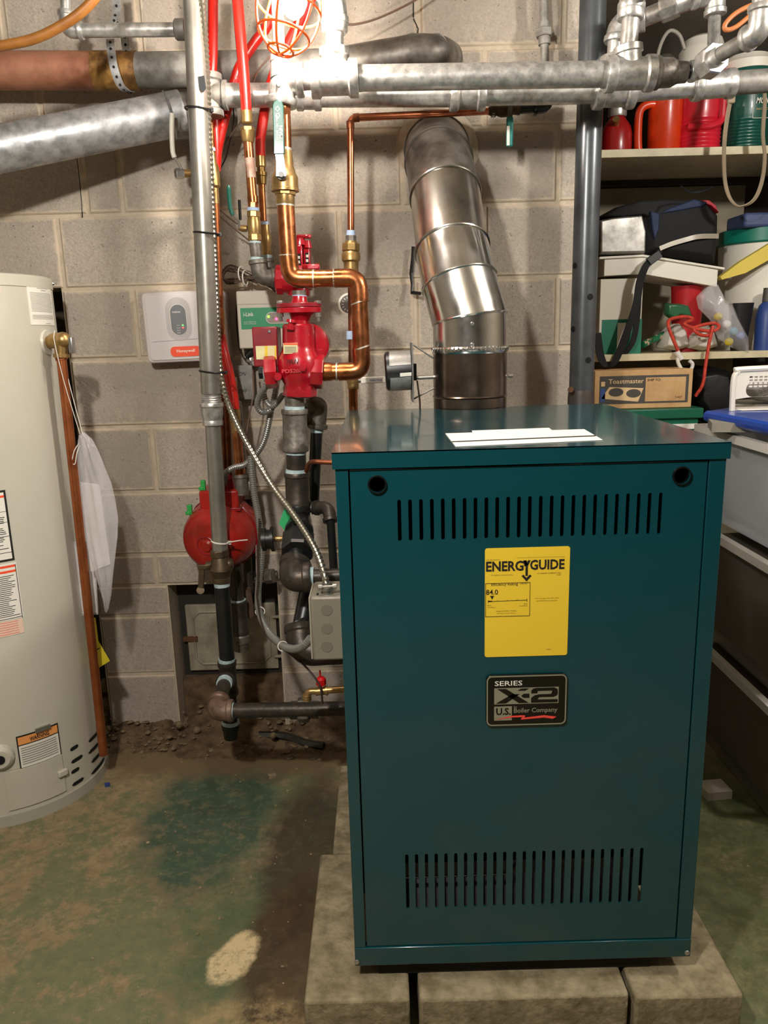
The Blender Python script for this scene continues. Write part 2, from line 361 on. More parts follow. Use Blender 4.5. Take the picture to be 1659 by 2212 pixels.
def floor_mat():
    m = bpy.data.materials.new('worn green painted slab'); m.use_nodes = True; nt = m.node_tree; N = nt.nodes; L = nt.links; b = N['Principled BSDF']
    tc = N.new('ShaderNodeTexCoord')
    def M_(op, a, c=None):
        n = N.new('ShaderNodeMath'); n.operation = op
        for i, q in enumerate((a, c)):
            if q is None: continue
            if isinstance(q, (int, float)): n.inputs[i].default_value = q
            else: L.new(q, n.inputs[i])
        return n.outputs[0]
    def noise(scale, det=6, rough=.65):
        n = N.new('ShaderNodeTexNoise'); n.inputs['Scale'].default_value = scale; n.inputs['Detail'].default_value = det; n.inputs['Roughness'].default_value = rough
        L.new(tc.outputs['Object'], n.inputs['Vector']); return n.outputs['Fac']
    def rng(s, a, c, d=0., e=1.):
        n = N.new('ShaderNodeMapRange'); n.inputs[1].default_value = a; n.inputs[2].default_value = c; n.inputs[3].default_value = d; n.inputs[4].default_value = e
        L.new(s, n.inputs[0]); return n.outputs[0]
    def mix(f_, a, c):
        n = N.new('ShaderNodeMix'); n.data_type = 'RGBA'
        if isinstance(f_, float): n.inputs[0].default_value = f_
        else: L.new(f_, n.inputs[0])
        for i, q in ((6, a), (7, c)):
            if isinstance(q, tuple): n.inputs[i].default_value = q
            else: L.new(q, n.inputs[i])
        return n.outputs[2]
    sx = N.new('ShaderNodeSeparateXYZ'); L.new(tc.outputs['Object'], sx.inputs[0])
    edge = noise(9, 7, .7)
    def blob(cx, cy, rx, ry, wob=.5, soft=.16, ang=0.):
        dx = M_('SUBTRACT', sx.outputs[0], cx); dy = M_('SUBTRACT', sx.outputs[1], cy)
        ca, sa = math.cos(ang), math.sin(ang)
        qx = M_('DIVIDE', M_('ADD', M_('MULTIPLY', dx, ca), M_('MULTIPLY', dy, sa)), rx)
        qy = M_('DIVIDE', M_('SUBTRACT', M_('MULTIPLY', dy, ca), M_('MULTIPLY', dx, sa)), ry)
        d = M_('SQRT', M_('ADD', M_('MULTIPLY', qx, qx), M_('MULTIPLY', qy, qy)))
        return rng(M_('ADD', d, M_('MULTIPLY', M_('SUBTRACT', edge, .5), wob*4)), 1-soft, 1+soft, 1., 0.)
    def gb(x0, y0, x1, y1, wob=.5, soft=.16, ang=0.):
        """colour patch that covers this pixel box on the floor"""
        xm, ym = (x0+x1)/2, (y0+y1)/2; c_ = G(xm, ym, 0)
        return blob(c_.x, c_.y, (G(x1, ym, 0).x-G(x0, ym, 0).x)/2, (G(xm, y0, 0).y-G(xm, y1, 0).y)/2, wob, soft, ang)
    n1 = noise(2.6, 9, .75); n2 = noise(13, 8, .78); n3 = noise(70, 6, .75); n4 = noise(34, 7, .8)
    c = mix(rng(n2, .30, .70), lin('#8b7656'), lin('#a5906e'))                          # bare slab
    c = mix(rng(n4, .40, .66, 0., .7), c, lin('#6b5b42'))
    pm = M_('ADD', M_('ADD', M_('MULTIPLY', n1, .75), M_('MULTIPLY', n2, .35)), M_('MULTIPLY', n4, .22))
    paint_ = mix(rng(n4, .35, .68), lin('#6c7150'), lin('#556444'))
    c = mix(rng(pm, .62, .69, 0., .8), c, paint_)                                       # worn thin paint in flakes
    c = mix(M_('MULTIPLY', gb(325, 1600, 600, 1900, .32, .22), rng(n4, .60, .50, .35, .92)), c, mix(rng(n2, .35, .7), lin('#2c4636'), lin('#3c5440')))
    c = mix(M_('MULTIPLY', gb(380, 1850, 620, 2240, .45, .35), rng(n4, .58, .50, .2, .7)), c, lin('#3d5335'))
    c = mix(M_('MULTIPLY', gb(1480, 1600, 2100, 2400, .4, .3), rng(n2, .65, .45, .4, .9)), c, lin('#3c461f'))  # green paint, with the boiler's shadow on the floor put into its colour
    c = mix(M_('MULTIPLY', gb(575, 1660, 770, 2020, .22, .22), rng(n4, .64, .5, .55, .9)), c, lin('#3d3524'))
    c = mix(M_('MULTIPLY', gb(520, 1880, 740, 2260, .22, .2), rng(n4, .66, .5, .6, .9)), c, mix(rng(n2, .35, .7), lin('#33240f'), lin('#50391d')))  # wet brown stain beside the blocks
    c = mix(M_('MULTIPLY', gb(460, 2015, 545, 2130, .35, .14, -.3), rng(n4, .62, .5, .4, 1.)), c, lin('#cdb88c'))    # pale lime crust
    c = mix(M_('MULTIPLY', gb(400, 2140, 640, 2260, .6, .25), rng(n2, .4, .58, 0., .8)), c, lin('#a38c62'))
    c = mix(M_('MULTIPLY', blob(-.45, 2.22, .70, .17, .3, .25), .9), c, lin('#6f5a40'))        # dirt along the wall
    c = mix(M_('MULTIPLY', rng(n3, .64, .72), .6), c, lin('#a5946f'))
    c = mix(M_('MULTIPLY', rng(noise(45, 6, .85), .68, .72), .85), c, lin('#232c1f'))
    c = mix(M_('MULTIPLY', rng(noise(24, 3, .6), .74, .77), .8), c, lin('#a08a66'))
    L.new(c, b.inputs['Base Color'])
    L.new(rng(n2, .3, .7, .48, .85), b.inputs['Roughness'])
    k = N.new('ShaderNodeBump'); k.inputs['Strength'].default_value = .35; k.inputs['Distance'].default_value = .004
    L.new(M_('ADD', n2, M_('MULTIPLY', n3, .6)), k.inputs['Height']); L.new(k.outputs[0], b.inputs['Normal'])
    return m
padm = mat('pale solid concrete', '#92856a', .93, 0, (28, '#6b5f45', .36, .64), (80, .9))
YW = 2.349; ZB = -.007; CEIL = 2.36
struct(MB().box(-2.6, 2.4, -2.6, 4.0, -.08, 0).build('floor', floor_mat(), smooth=False))
cl = struct(MB().box(-2.6, 2.4, -2.6, 4.0, CEIL, CEIL+.05).build('ceiling', mat('floor boards above', '#9a9080', .8, 0, (6, '#857b6c', .4, .7)), smooth=False))
jo = mat('joist timber', '#a39a8a', .8, 0, (8, '#8b8273', .4, .7))
for i in range(11): MB().box(-2.55, 2.35, -2.4+i*.4, -2.36+i*.4, CEIL-.14, CEIL).build('joist', jo, cl, smooth=False)
paint = mat('grey basement wall', '#8a8172', .9, 0, (5, '#7b7264', .4, .7))
struct(MB().box(-2.6, -2.5, -2.6, 4.0, 0, CEIL).build('wall_left', paint, smooth=False))
struct(MB().box(2.3, 2.4, -2.6, 4.0, 0, CEIL).build('wall_right', paint, smooth=False))
struct(MB().box(-2.6, 2.4, -2.7, -2.6, 0, CEIL).build('wall_front', mat('darkened unseen wall', '#4a443a', .9), smooth=False))  # unseen wall, coloured dark to cut bounce and reflections
# back wall of concrete blocks with the clean-out opening
XL = -.925; XR = U(1268, 500, YW).x
OX0, OX1, OZ1 = -.695, -.345, .499
wb = MB()
wb.box(XL, OX0, YW, YW+.2, 0, OZ1); wb.box(OX1, XR, YW, YW+.2, 0, OZ1); wb.box(XL, XR, YW, YW+.2, OZ1, 1.423); wb.box(-2.5, XR, YW, YW+.2, 1.423, CEIL)
wb.box(OX0-.02, OX1+.02, YW+.15, YW+.2, 0, OZ1+.02)
wall = struct(wb.build('wall_back', mortar, smooth=False))
I = .0254
BM = {}
def block(x0, x1, z0, z1, dy=0.0, y=YW, par=wall):
    key = (round(x1-x0, 4), round(z1-z0, 4)); c = V(((x0+x1)/2, y, (z0+z1)/2))
    if key not in BM:
        hx, hz = (x1-x0)/2, (z1-z0)/2; b = .004
        mb = MB(); fr = [(-hx, 0, -hz), (hx, 0, -hz), (hx, 0, hz), (-hx, 0, hz)]
        ins = [(-hx+b, -b, -hz+b), (hx-b, -b, -hz+b), (hx-b, -b, hz-b), (-hx+b, -b, hz-b)]
        bk = [(p[0], .02, p[2]) for p in fr]
        mb.add(fr+ins+bk, [(4, 5, 6, 7)]+[(i, (i+1) % 4, 4+(i+1) % 4, 4+i) for i in range(4)]+[(8+i, 8+(i+1) % 4, (i+1) % 4, i) for i in range(4)])
        me = bpy.data.meshes.new('block'); me.from_pydata(mb.v, [], mb.f); me.update(); me.materials.append(blockm); BM[key] = me
    o = bpy.data.objects.new('block', BM[key]); COL.objects.link(o); o.parent = par; o.location = c+V((0, dy, 0)); return o
def row(zi0, zi1, pxs, py, lo_=None, hi_=None):
    z0 = ZB+zi0*I+.005; z1 = ZB+zi1*I-.005
    xs = [U(p, py, YW).x for p in pxs]
    if lo_ is not None: xs = [lo_]+xs
    if hi_ is not None: xs = xs+[hi_]
    for a, b in zip(xs, xs[1:]):
        w_ = round(b-a-.011, 3); m_ = (a+b)/2
        block(m_-w_/2, m_+w_/2, z0, z1, -random.random()*.002)
row(80, 88, [-290, 8, 300, 600, 905, 1218], 40, None, XR)
row(88, 92.5, [-140, 150, 450, 760, 1060], 0, None, XR)
row(72, 80, [-210, 85, 395, 723, 1047], 190, None, XR)
row(64, 72, [-120, 181, 257, 560, 868, 1205], 360, None, XR)
row(56, 64, [-170, 130, 425, 735, 1047], 530, None, XR)
row(48, 56, [293, 590, 898, 1203], 690, XL, XR)
row(40, 48, [445, 750, 1050], 840, XL, XR)
row(32, 40, [333, 640, 940], 990, XL, XR)
row(24, 32, [490, 790], 1130, XL, XR)
row(20, 24, [337, 640], 1230, XL, XR)
for a, b in ((16, 20), (8, 16), (0, 8)):
    z0 = ZB+a*I+.005; z1 = ZB+b*I-.005
    block(XL+.004, OX0-.003, z0, z1); block(OX1+.003, -.12, z0, z1, .002); block(-.109, .30, z0, z1); block(.31, XR-.004, z0, z1)
for k_, pts_ in enumerate((((166, 338), (170, 370), (174, 410), (177, 445), (178, 470)), ((893, -5), (893, 38)), ((893, 40), (903, 62), (901, 84)))):
    MB().tube([U(x_, y_, YW-.0045) for x_, y_ in pts_], .0016, 5).build('crack', mat('crack shadow', '#1c1712', .9), wall, smooth=False)
# deeper wall to the left of the block chimney and behind the shelves
darkw = mat('shade dark recess wall', '#4b4334', .95, 0, (12, '#2c261d', .4, .66), (30, .8))  # dark colour stands for the shade inside the recess
struct(MB().box(-2.5, XL+.02, YW+.22, YW+.3, 0, 1.43).build('wall_recess', darkw, smooth=False))
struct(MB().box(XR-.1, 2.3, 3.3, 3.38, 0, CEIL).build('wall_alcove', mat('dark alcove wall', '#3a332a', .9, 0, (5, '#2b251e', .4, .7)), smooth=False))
struct(MB().box(XR-.06, XR, YW+.2, 3.3, 0, CEIL).build('wall_return', mortar, smooth=False))
for zz, yy, r_, xx in ((.05, 2.44, .06, -.955), (.13, 2.46, .05, -.96), (.21, 2.45, .055, -.965), (.30, 2.47, .05, -.97)):
    pass
# clean-out door in the opening
D = thing('cleanout_door', 'old grey iron chimney clean-out door set low in the block wall', 'iron door', U(500, 1440, 2.43))
dw = (U(404, 1370, 2.43).x, U(598, 1370, 2.43).x, U(500, 1447, 2.43).z, U(500, 1305, 2.43).z)
oldw = mat('aged cream paint on iron', '#a39b87', .6, .2, (14, '#7d725e', .4, .66))
MB().box(OX0+.004, OX1-.004, 2.445, 2.47, dw[2]-.02, OZ1-.004).build('frame', mat('dark iron frame', '#2b2822', .7, .2), D)
MB().box(OX0+.002, OX1-.002, 2.42, 2.498, 0, dw[2]-.021).build('sill_rubble', soil, D); MB().box(dw[0], dw[1], 2.43, 2.444, dw[2], dw[3]).build('door_leaf', oldw, D, bev=.003)
cx, cz = (dw[0]+dw[1])/2, (dw[2]+dw[3])/2; ww, hh = dw[1]-dw[0]-.05, dw[3]-dw[2]-.05; ch = .022
octo = [(-ww/2+ch, -hh/2), (ww/2-ch, -hh/2), (ww/2-ch*.6, -hh/2+ch*.6), (ww/2, -hh/2+ch), (ww/2, hh/2-ch), (ww/2-ch, hh/2), (-ww/2+ch, hh/2), (-ww/2, hh/2-ch), (-ww/2, -hh/2+ch)]
P = [V((cx+a, 2.429, cz+b)) for a, b in octo]
MB().tube(P+[P[0]], .004, 8).build('raised_bead', oldw, D)
for zz in (.2, .8):
    MB().lathe(V((dw[1]-.01, 2.425, dw[2]+(dw[3]-dw[2])*zz)), V((dw[1]+.02, 2.425, dw[2]+(dw[3]-dw[2])*zz)), [(0, .006), (1, .006)], 10).build('hinge', oldw, D)
MB().box(dw[0]-.012, dw[0]+.035, 2.422, 2.43, cz-.008, cz+.008).build('latch', mat('rust', '#5a3a22', .8), D)
for zz in (-.022, .022): MB().box(cx-.012, cx+.004, 2.425, 2.43, cz+zz-.006, cz+zz+.006).build('air_slot', mat('rust', '#5a3a22', .8), D)
# dirt and rubble heaped along the wall foot
def heap(name, x0, x1, y0, y1, hmax, label, seed, nx=46, ny=16):
    rnd = random.Random(seed); mb = MB(); vs = []; fs = []
    ph = [rnd.random()*6 for _ in range(6)]
    for j in range(ny+1):
        for i in range(nx+1):
            u_, v_ = i/nx, j/ny; e = min(1, 6*min(u_, 1-u_))*min(1, 5*v_)
            z = hmax*(v_**1.3)*e*(.62+.22*math.sin(7*u_+ph[0])*math.cos(4*v_+ph[1])+.06*math.sin(17*u_+ph[2])+.05*math.sin(23*u_+11*v_+ph[3]))+rnd.random()*.005*e-.002
            vs.append((x0+(x1-x0)*u_, y0+(y1-y0)*v_, z))
    for j in range(ny):
        for i in range(nx): q = j*(nx+1)+i; fs.append((q, q+1, q+nx+2, q+nx+1))
    return tag(mb.add(vs, fs).build(name, soil, ang=60), label, 'dirt', kind='stuff')
heap('dirt_heap', -.93, OX0+.01, 2.17, YW-.001, .045, 'loose brown dirt at the foot of the block pier beside the water heater', 3)
heap('dirt_heap', OX0+.006, OX1-.006, 2.12, 2.47, .10, 'loose dirt and rubble spilling out below the clean-out door', 5)
heap('dirt_heap', OX1+.01, -.08, 2.14, YW-.001, .05, 'thin dirt heap along the wall foot behind the boiler', 8)
soil2 = mat('dusty stone chips', '#7a6a4f', .95, 0, (40, '#57492f', .4, .7))
def chips(name, n, x0, x1, y0, y1, z, s0, s1, m, label, seed):
    rnd = random.Random(seed); mb = MB()
    for _ in range(n):
        x, y = x0+(x1-x0)*rnd.random(), y0+(y1-y0)*rnd.random(); s_ = s0+(s1-s0)*rnd.random()**2; q = (y-y0)/(y1-y0)
        mb.ball((x, y, z*q*rnd.random()+s_*.3), s_*(.7+.6*rnd.random()), s_*(.7+.6*rnd.random()), s_*(.35+.4*rnd.random()), 6, 4)
    return tag(mb.build(name, m, smooth=False), label, 'rubble', kind='stuff')
chips('rubble_chips', 150, -.92, -.70, 2.16, 2.34, .045, .002, .010, soil2, 'small pale stones scattered on the dirt by the water heater', 1)
chips('rubble_chips', 120, -.70, -.34, 2.14, 2.40, .06, .002, .011, soil2, 'broken stone chips below the clean-out door', 2)
chips('rubble_chips', 90, -.34, -.09, 2.12, 2.33, .03, .002, .010, soil2, 'stone chips on the floor under the horizontal gas pipe', 4)
chips('floor_grit', 160, -1.0, -.2, 1.05, 2.15, .0, .0012, .0045, stone, 'fine pale grit scattered over the worn green floor', 9)
for px, py, s_, lb in ((412, 1520, .014, 'small broken brick shard leaning below the clean-out door'), (655, 1550, .012, 'pale stone under the gas pipe union'), (425, 1580, .013, 'dark shard of stone on the dirt beside the gas elbow'), (590, 1592, .012, 'small grey pebble lying by the wood strip')):
    p = G(px, py, .03); p.y = min(p.y, 2.30)
    o = MB().ball((p.x, p.y, .035), s_, s_*.8, s_*.9, 6, 5).build('stone', soil2, smooth=False); tag(o, lb, 'stone')
for k, (px, py) in enumerate(((228, 1480), (232, 1520), (226, 1550))):
    p = U(px, py, 2.40); tag(MB().ball(p, .022, .02, .026, 7, 6).build('stone', stone, smooth=False), ['upper pale stone in the gap between heater and block pier', 'middle pale stone in the gap between heater and block pier', 'lower pale stone in the gap between heater and block pier'][k], 'stone', 'stones in the gap')
tag(MB().tube(crom([G(560, 1588, .012), G(615, 1590, .012), G(660, 1605, .012), G(700, 1612, .012)], 5), .013, 6).build('wood_strip', stickm, smooth=False), 'dark wet wooden strip lying on the floor under the gas pipe', 'wood strip')
tag(MB().obox(G(232, 1695, .004), (.007, .002, 0), (-.002, .005, 0), (0, 0, .004)).build('plastic_scrap', mat('blue scrap', '#2b3d7a', .5)), 'tiny blue plastic scrap on the floor by the water heater', 'scrap')
tag(MB().obox(G(1543, 1706, .012), (.035, .004, 0), (-.003, .03, 0), (0, 0, .012)).build('plaster_chunk', mat('white plaster', '#b7b0a0', .9)), 'flat white plaster chunk on the floor between boiler and bins', 'rubble')
tag(MB().obox(G(588, 1676, .004), (.010, .003, 0), (-.003, .007, 0), (0, 0, .004)).build('pebble', stone), 'single pale chip on the green painted floor', 'stone')

# ------------------------------------------------------------------ boiler pad
def pad(x0, x1, y0, y1, z1, label, ch=.006):
    mb = MB().box(x0, x1, y0, y1, 0, z1)
    return tag(mb.build('concrete_pad_block', padm, bev=ch), label, 'concrete block', 'solid blocks under the boiler')
PZ = .115
pad(-.163, .024, 1.130, 1.530, PZ, 'front left solid concrete block under the boiler corner')
pad(-.136, .03, 1.537, 1.905, PZ-.004, 'rear left solid concrete block along the boiler side')
pad(.041, .412, 1.128, 1.90, PZ, 'middle front solid concrete block between two dark joints')
pad(.421, .612, 1.122, 1.72, PZ-.002, 'front right solid concrete block under the boiler corner')

# ------------------------------------------------------------------ boiler
BX0, BX1, BY0, BY1, BT, BB = -.0761, .5377, 1.1672, 1.8577, 1.0854, .150
bo = thing('boiler', 'teal enamelled steel gas boiler with slotted front panel', 'boiler', ((BX0+BX1)/2, (BY0+BY1)/2, PZ))
g = .004; fx0, fx1 = BX0+g, BX1-g; fy = BY0+g
# lid with rounded notch round the flue
FLX, FLY, FLR = U(1015, 800, 1.885).x, 1.885, .0885
nt_ = [(FLX+.1*math.cos(a), FLY+.1*math.sin(a)) for a in [math.radians(d) for d in range(-164, -15, 8)]]
nt_ = [(x, min(y, BY1)) for x, y in nt_]
flat('top_panel', [(BX0, BY0), (BX1, BY0), (BX1, BY1)]+nt_[::-1]+[(BX0, BY1)], [], (0, 0, BT-.001), X1, Y1, .002, teal, bo)
lh = .026
mb = MB().box(BX0, BX1, BY0, BY0+.002, BT-lh, BT); mb.build('lid_front_lip', teal, bo)
MB().box(BX0, BX0+.002, BY0+.002, BY1, BT-lh, BT-.002).build('lid_side_lip', teal, bo)
MB().box(BX1-.002, BX1, BY0+.002, BY1, BT-lh, BT-.002).build('lid_side_lip', teal, bo)
RB = .037                                                  # bottom rail height
st0, st1 = .020, .026
fb = BT-lh
MB().box(fx0, fx0+st0, fy, fy+.014, BB+RB, fb).build('front_stile', teal, bo, bev=.001)
MB().box(fx1-st1, fx1, fy, fy+.014, BB+RB, fb).build('front_stile', teal, bo, bev=.001)
MB().box(fx0, fx1, fy-.002, fy+.014, BB, BB+RB).build('bottom_rail', teal, bo, bev=.0015)
MB().box(fx0, fx0+.002, fy+.014, BY1, BB, fb).build('side_panel', teal, bo)
MB().box(fx1-.002, fx1, fy+.014, BY1, BB, fb).build('side_panel', teal, bo)
MB().box(fx0+.002, fx1-.002, BY1-.004, BY1-.002, BB, fb).build('rear_panel', teal, bo)
MB().box(fx0+.002, fx1-.002, fy+.16, fy+.17, BB+.02, fb-.01).build('inner_baffle', black, bo)
MB().box(BX0+.045, BX1-.07, BY0+.02, BY1-.05, PZ, BB+.02).build('base_pan', mat('shadow dark base pan', '#14120f', .8), bo)  # near-black colour stands for the shadow in the gap under the jacket
# door panel with real slots and round sight holes
px0, px1, pz0, pz1 = fx0+st0+.0025, fx1-st1-.0025, BB+RB+.002, fb-.003
def cap_slot(x, z0, z1, w_):
    r = w_/2; o = []
    for i in range(7): a = math.pi*i/6; o.append((x+r*math.cos(a), z1-r+r*math.sin(a)))
    for i in range(7): a = math.pi+math.pi*i/6; o.append((x+r*math.cos(a), z0+r+r*math.sin(a)))
    return o
fp = lambda x, y: U(x, y, fy)
holes = []
ua, ub = fp(863, 1124), fp(1426, 1113)
for i in range(25):
    t = i/24; x = ua.x+(ub.x-ua.x)*t; zt = fp(862, 1080).z; zb_ = fp(864, 1169).z
    holes.append(cap_slot(x, zb_, zt, .0058))
la, lb_ = fp(880, 1905), fp(1384, 1893)
for i in range(25):
    t = i/24; x = la.x+(lb_.x-la.x)*t; holes.append(cap_slot(x, fp(880, 1964).z, fp(879, 1847).z, .0058))
kn = [fp(815, 1047), fp(1473, 1028)]
for k in kn: holes.append(circ(.0125, 28, (k.x, k.z)))
door = flat('door_panel', [(px0, pz0), (px1, pz0), (px1, pz1), (px0, pz1)], holes, (0, fy+.003, 0), X1, Z1, .003, teal, bo)
for k in kn:
    MB().lathe((k.x, fy-.0025, k.z), (k.x, fy+.012, k.z), [(0, .0125), (0, .0148), (.12, .0152), (.3, .0148), (.3, .0125), (1, .0125)], 28, cap=False).build('grommet', rubber, bo)
for q in (fp(771, 2076), fp(1483, 2056)):
    MB().lathe((q.x, fy-.005, q.z), (q.x, fy-.001, q.z), [(0, .002), (.3, .0042), (1, .005)], 14).build('screw', screwm, bo)
# burner parts behind the lower slots
burn = mat('burner shield', '#6a5a60', .5, .4, (12, '#8a7a80', .4, .7))
MB().box(fx0+.06, fx1-.09, fy+.05, fy+.055, BB+.05, fp(900, 1905).z).build('burner_shield', burn, bo)
MB().tube([V((fx0+.09, fy+.03, fp(900, 1920).z)), V((fx0+.28, fy+.03, fp(900, 1918).z)), V((fx0+.30, fy+.03, fp(900, 1885).z))], .0025, 8).build('pilot_tube', flue, bo)
# yellow energy label
e0, e1 = fp(1047, 1420), fp(1232, 1180); EW, EH = e1.x-e0.x, e1.z-e0.z; EO = V((e0.x, fy, e0.z))
lab = flat('energy_label', rrect(EW, EH, .004, 4, (EW/2, EH/2)), [], EO+V((0, .0008, 0)), X1, Z1, .0008, yellow, bo)
EY = fy-.0001
def et(s, x, y, w_, h_, m=ink, bold=0.0): return text(s, V((EO.x+x*EW, EY, EO.z+y*EH)), X1, Z1, w_*EW, h_*EH, m, lab, bold=bold)
et('ENERG', .012, .792, .443, .092, bold=.03); et('GUIDE', .530, .797, .408, .092, bold=.03)
ym = MB(); q = lambda x, y: V((EO.x+x*EW, EY, EO.z+y*EH))
def quad(mb, pts): mb.add(pts, [tuple(range(len(pts)))]); return mb
quad(ym, [q(.448, .885), q(.489, .885), q(.492, .842), q(.492, .842)][:3]+[q(.465, .83)])
quad(ym, [q(.478, .845), q(.506, .845), q(.506, .745), q(.478, .745)])
quad(ym, [q(.455, .885), q(.487, .885), q(.506, .845), q(.478, .835)])
quad(ym, [q(.505, .885), q(.537, .885), q(.506, .835), q(.485, .85)])
quad(ym, [q(.432, .745), q(.455, .757), q(.492, .727), q(.492, .695)]); quad(ym, [q(.552, .745), q(.529, .757), q(.492, .727), q(.492, .695)])
ym.build('arrow_print', ink, lab, smooth=False)
et('Efficiency Rating', .075, .655, .315, .032, ink); et('(AFUE)*', .42, .666, .09, .018, inkb)
et('84.0', .014, .582, .142, .047, ink, .01)
et('U.S. Government', .02, .892, .155, .012, inkb); et('Federal law prohibits removal of this label before consumer purchase', .375, .905, .565, .009, inkb)
et('Gas Boilers (except steam)', .07, .752, .26, .013, inkb); et('U.S. BOILER COMPANY, INC.', .62, .757, .28, .014, inkb); et('X-207', .85, .742, .05, .012, inkb)
et('For energy cost info, visit', .60, .530, .28, .013, inkb); et('productinfo.energy.gov', .615, .508, .25, .013, inkb)
et('82.5', .03, .478, .04, .012, inkb); et('Least Efficient', .03, .462, .10, .009, inkb); et('96.8', .465, .484, .04, .012, inkb); et('Most Efficient', .41, .468, .10, .009, inkb)
et('Range of Similar Models', .135, .422, .24, .013, inkb); et('Natural Gas / Modern Efficiency', .145, .402, .23, .011, inkb); et('100881-1', .745, .055, .06, .009, inkb)
fm = MB(); lw = .0008
def hline(mb, x0, y0, x1, y1, t=lw):
    a, b = q(x0, y0), q(x1, y1); d = (b-a).normalized(); n_ = V((-d.z, 0, d.x))*t/2; quad(mb, [a-n_, b-n_, b+n_, a+n_])
for a in ((.008, .38, .535, .38), (.535, .38, .535, .685), (.535, .685, .008, .685), (.008, .685, .008, .38), (.04, .52, .5, .525), (.04, .505, .04, .535), (.5, .51, .5, .54), (.15, .52, .15, .53), (.265, .522, .265, .53), (.385, .523, .385, .533)): hline(fm, *a)
hline(fm, .04, .522, .085, .5225, .0018); quad(fm, [q(.06, .572), q(.11, .572), q(.085, .538)])
fm.build('scale_print', ink, lab, smooth=False)
# maker's badge
b0, b1 = fp(1049, 1567), fp(1225, 1453); BW, BH = b1.x-b0.x, b1.z-b0.z; BO = V((b0.x, fy-.004, b0.z))
bad = MB().prism(rrect(BW, BH, .009, 5, (BW/2, BH/2)), BO, X1, Z1, V((0, .0055, 0))).build('name_badge', mat('black badge', '#0c0b08', .3), bo, bev=.0008)
q2 = lambda x, y: V((BO.x+x*BW, BO.y-.0004, BO.z+y*BH))
flat('badge_border', rrect(BW*.985, BH*.98, .0088, 5, (BW/2, BH/2)), [rrect(BW*.955, BH*.935, .007, 5, (BW/2, BH/2))], BO+V((0, -.0002, 0)), X1, Z1, .0003, silver, bad)
def bt(s, x, y, w_, h_, m, bold=0., shear=0.): return text(s, q2(x, y)+V((0, -.0003, 0)), X1, Z1, w_*BW, h_*BH, m, bad, bold=bold, shear=shear)
bt('SERIES', .105, .80, .34, .095, inkl, .01)
quad(MB(), [q2(.10, .435), q2(.895, .435), q2(.895, .755), q2(.10, .755)]).build('silver_field', silver, bad)
bl = MB(); q3 = lambda x, y: q2(x, y)+V((0, -.0005, 0)); kk = lambda X, Y: q3((X-215)/1205, 1-(Y-150)/775)
for poly in (((380, 352), (510, 352), (850, 572), (705, 572)), ((360, 572), (510, 572), (715, 435), (600, 435)), ((680, 385), (795, 385), (850, 352), (735, 352)), ((735, 465), (775, 495), (857, 495), (857, 432), (775, 432)),
             ((885, 572), (885, 500), (940, 458), (1000, 447), (1000, 490), (980, 525), (1280, 528), (1280, 572)), ((885, 430), (885, 385), (920, 355), (960, 348), (980, 395), (975, 430)),
             ((960, 348), (1230, 348), (1275, 375), (1180, 395), (980, 395)), ((1275, 375), (1280, 440), (1190, 425), (1195, 395), (1180, 395)), ((1280, 440), (1265, 470), (1220, 490), (1000, 490), (1000, 447), (1180, 445), (1190, 425))):
    quad(bl, [kk(*p) for p in poly[::-1]])
bl.build('model_print', MATS['black badge'], bad, smooth=False)
quad(MB(), [q2(.10, .115), q2(.32, .115), q2(.32, .395), q2(.10, .395)]).build('silver_field', silver, bad)
bt('U.S.', .125, .225, .18, .14, MATS['black badge'], .03); bt('by', .345, .35, .04, .05, inkg); bt('Boiler Company', .345, .235, .54, .12, silver, .015)
sw = MB()
for poly in (((350, 822), (600, 765), (770, 760), (750, 790), (600, 790), (480, 805)), ((735, 828), (770, 760), (805, 768), (785, 798)), ((735, 828), (785, 798), (1080, 768), (1270, 795), (1215, 828), (1080, 805))): quad(sw, [kk(*p) for p in poly[::-1]])
sw.build('swoosh_print', redink, bad, smooth=False)
# white paper labels on the lid
def toplabel(c4, name, z):
    P = [G(x, y, z) for x, y in c4]
    return MB().add(P+[p-V((0, 0, .0006)) for p in P], [(0, 1, 2, 3), (4, 7, 6, 5), (0, 4, 5, 1), (1, 5, 6, 2), (2, 6, 7, 3), (3, 7, 4, 0)]).build(name, white, bo, smooth=False)
toplabel([(984, 964), (1302, 950), (1262, 927), (962, 936)], 'instruction_label', BT+.001)
toplabel([(1022, 936), (1192, 929), (1186, 924), (1019, 930)], 'warning_strip', BT+.0016)
quad(MB(), [G(977, 954.5, BT+.0018), G(1288, 941.5, BT+.0018), G(1286, 940, BT+.0018), G(975, 953, BT+.0018)]).build('label_rule', ink, bo)
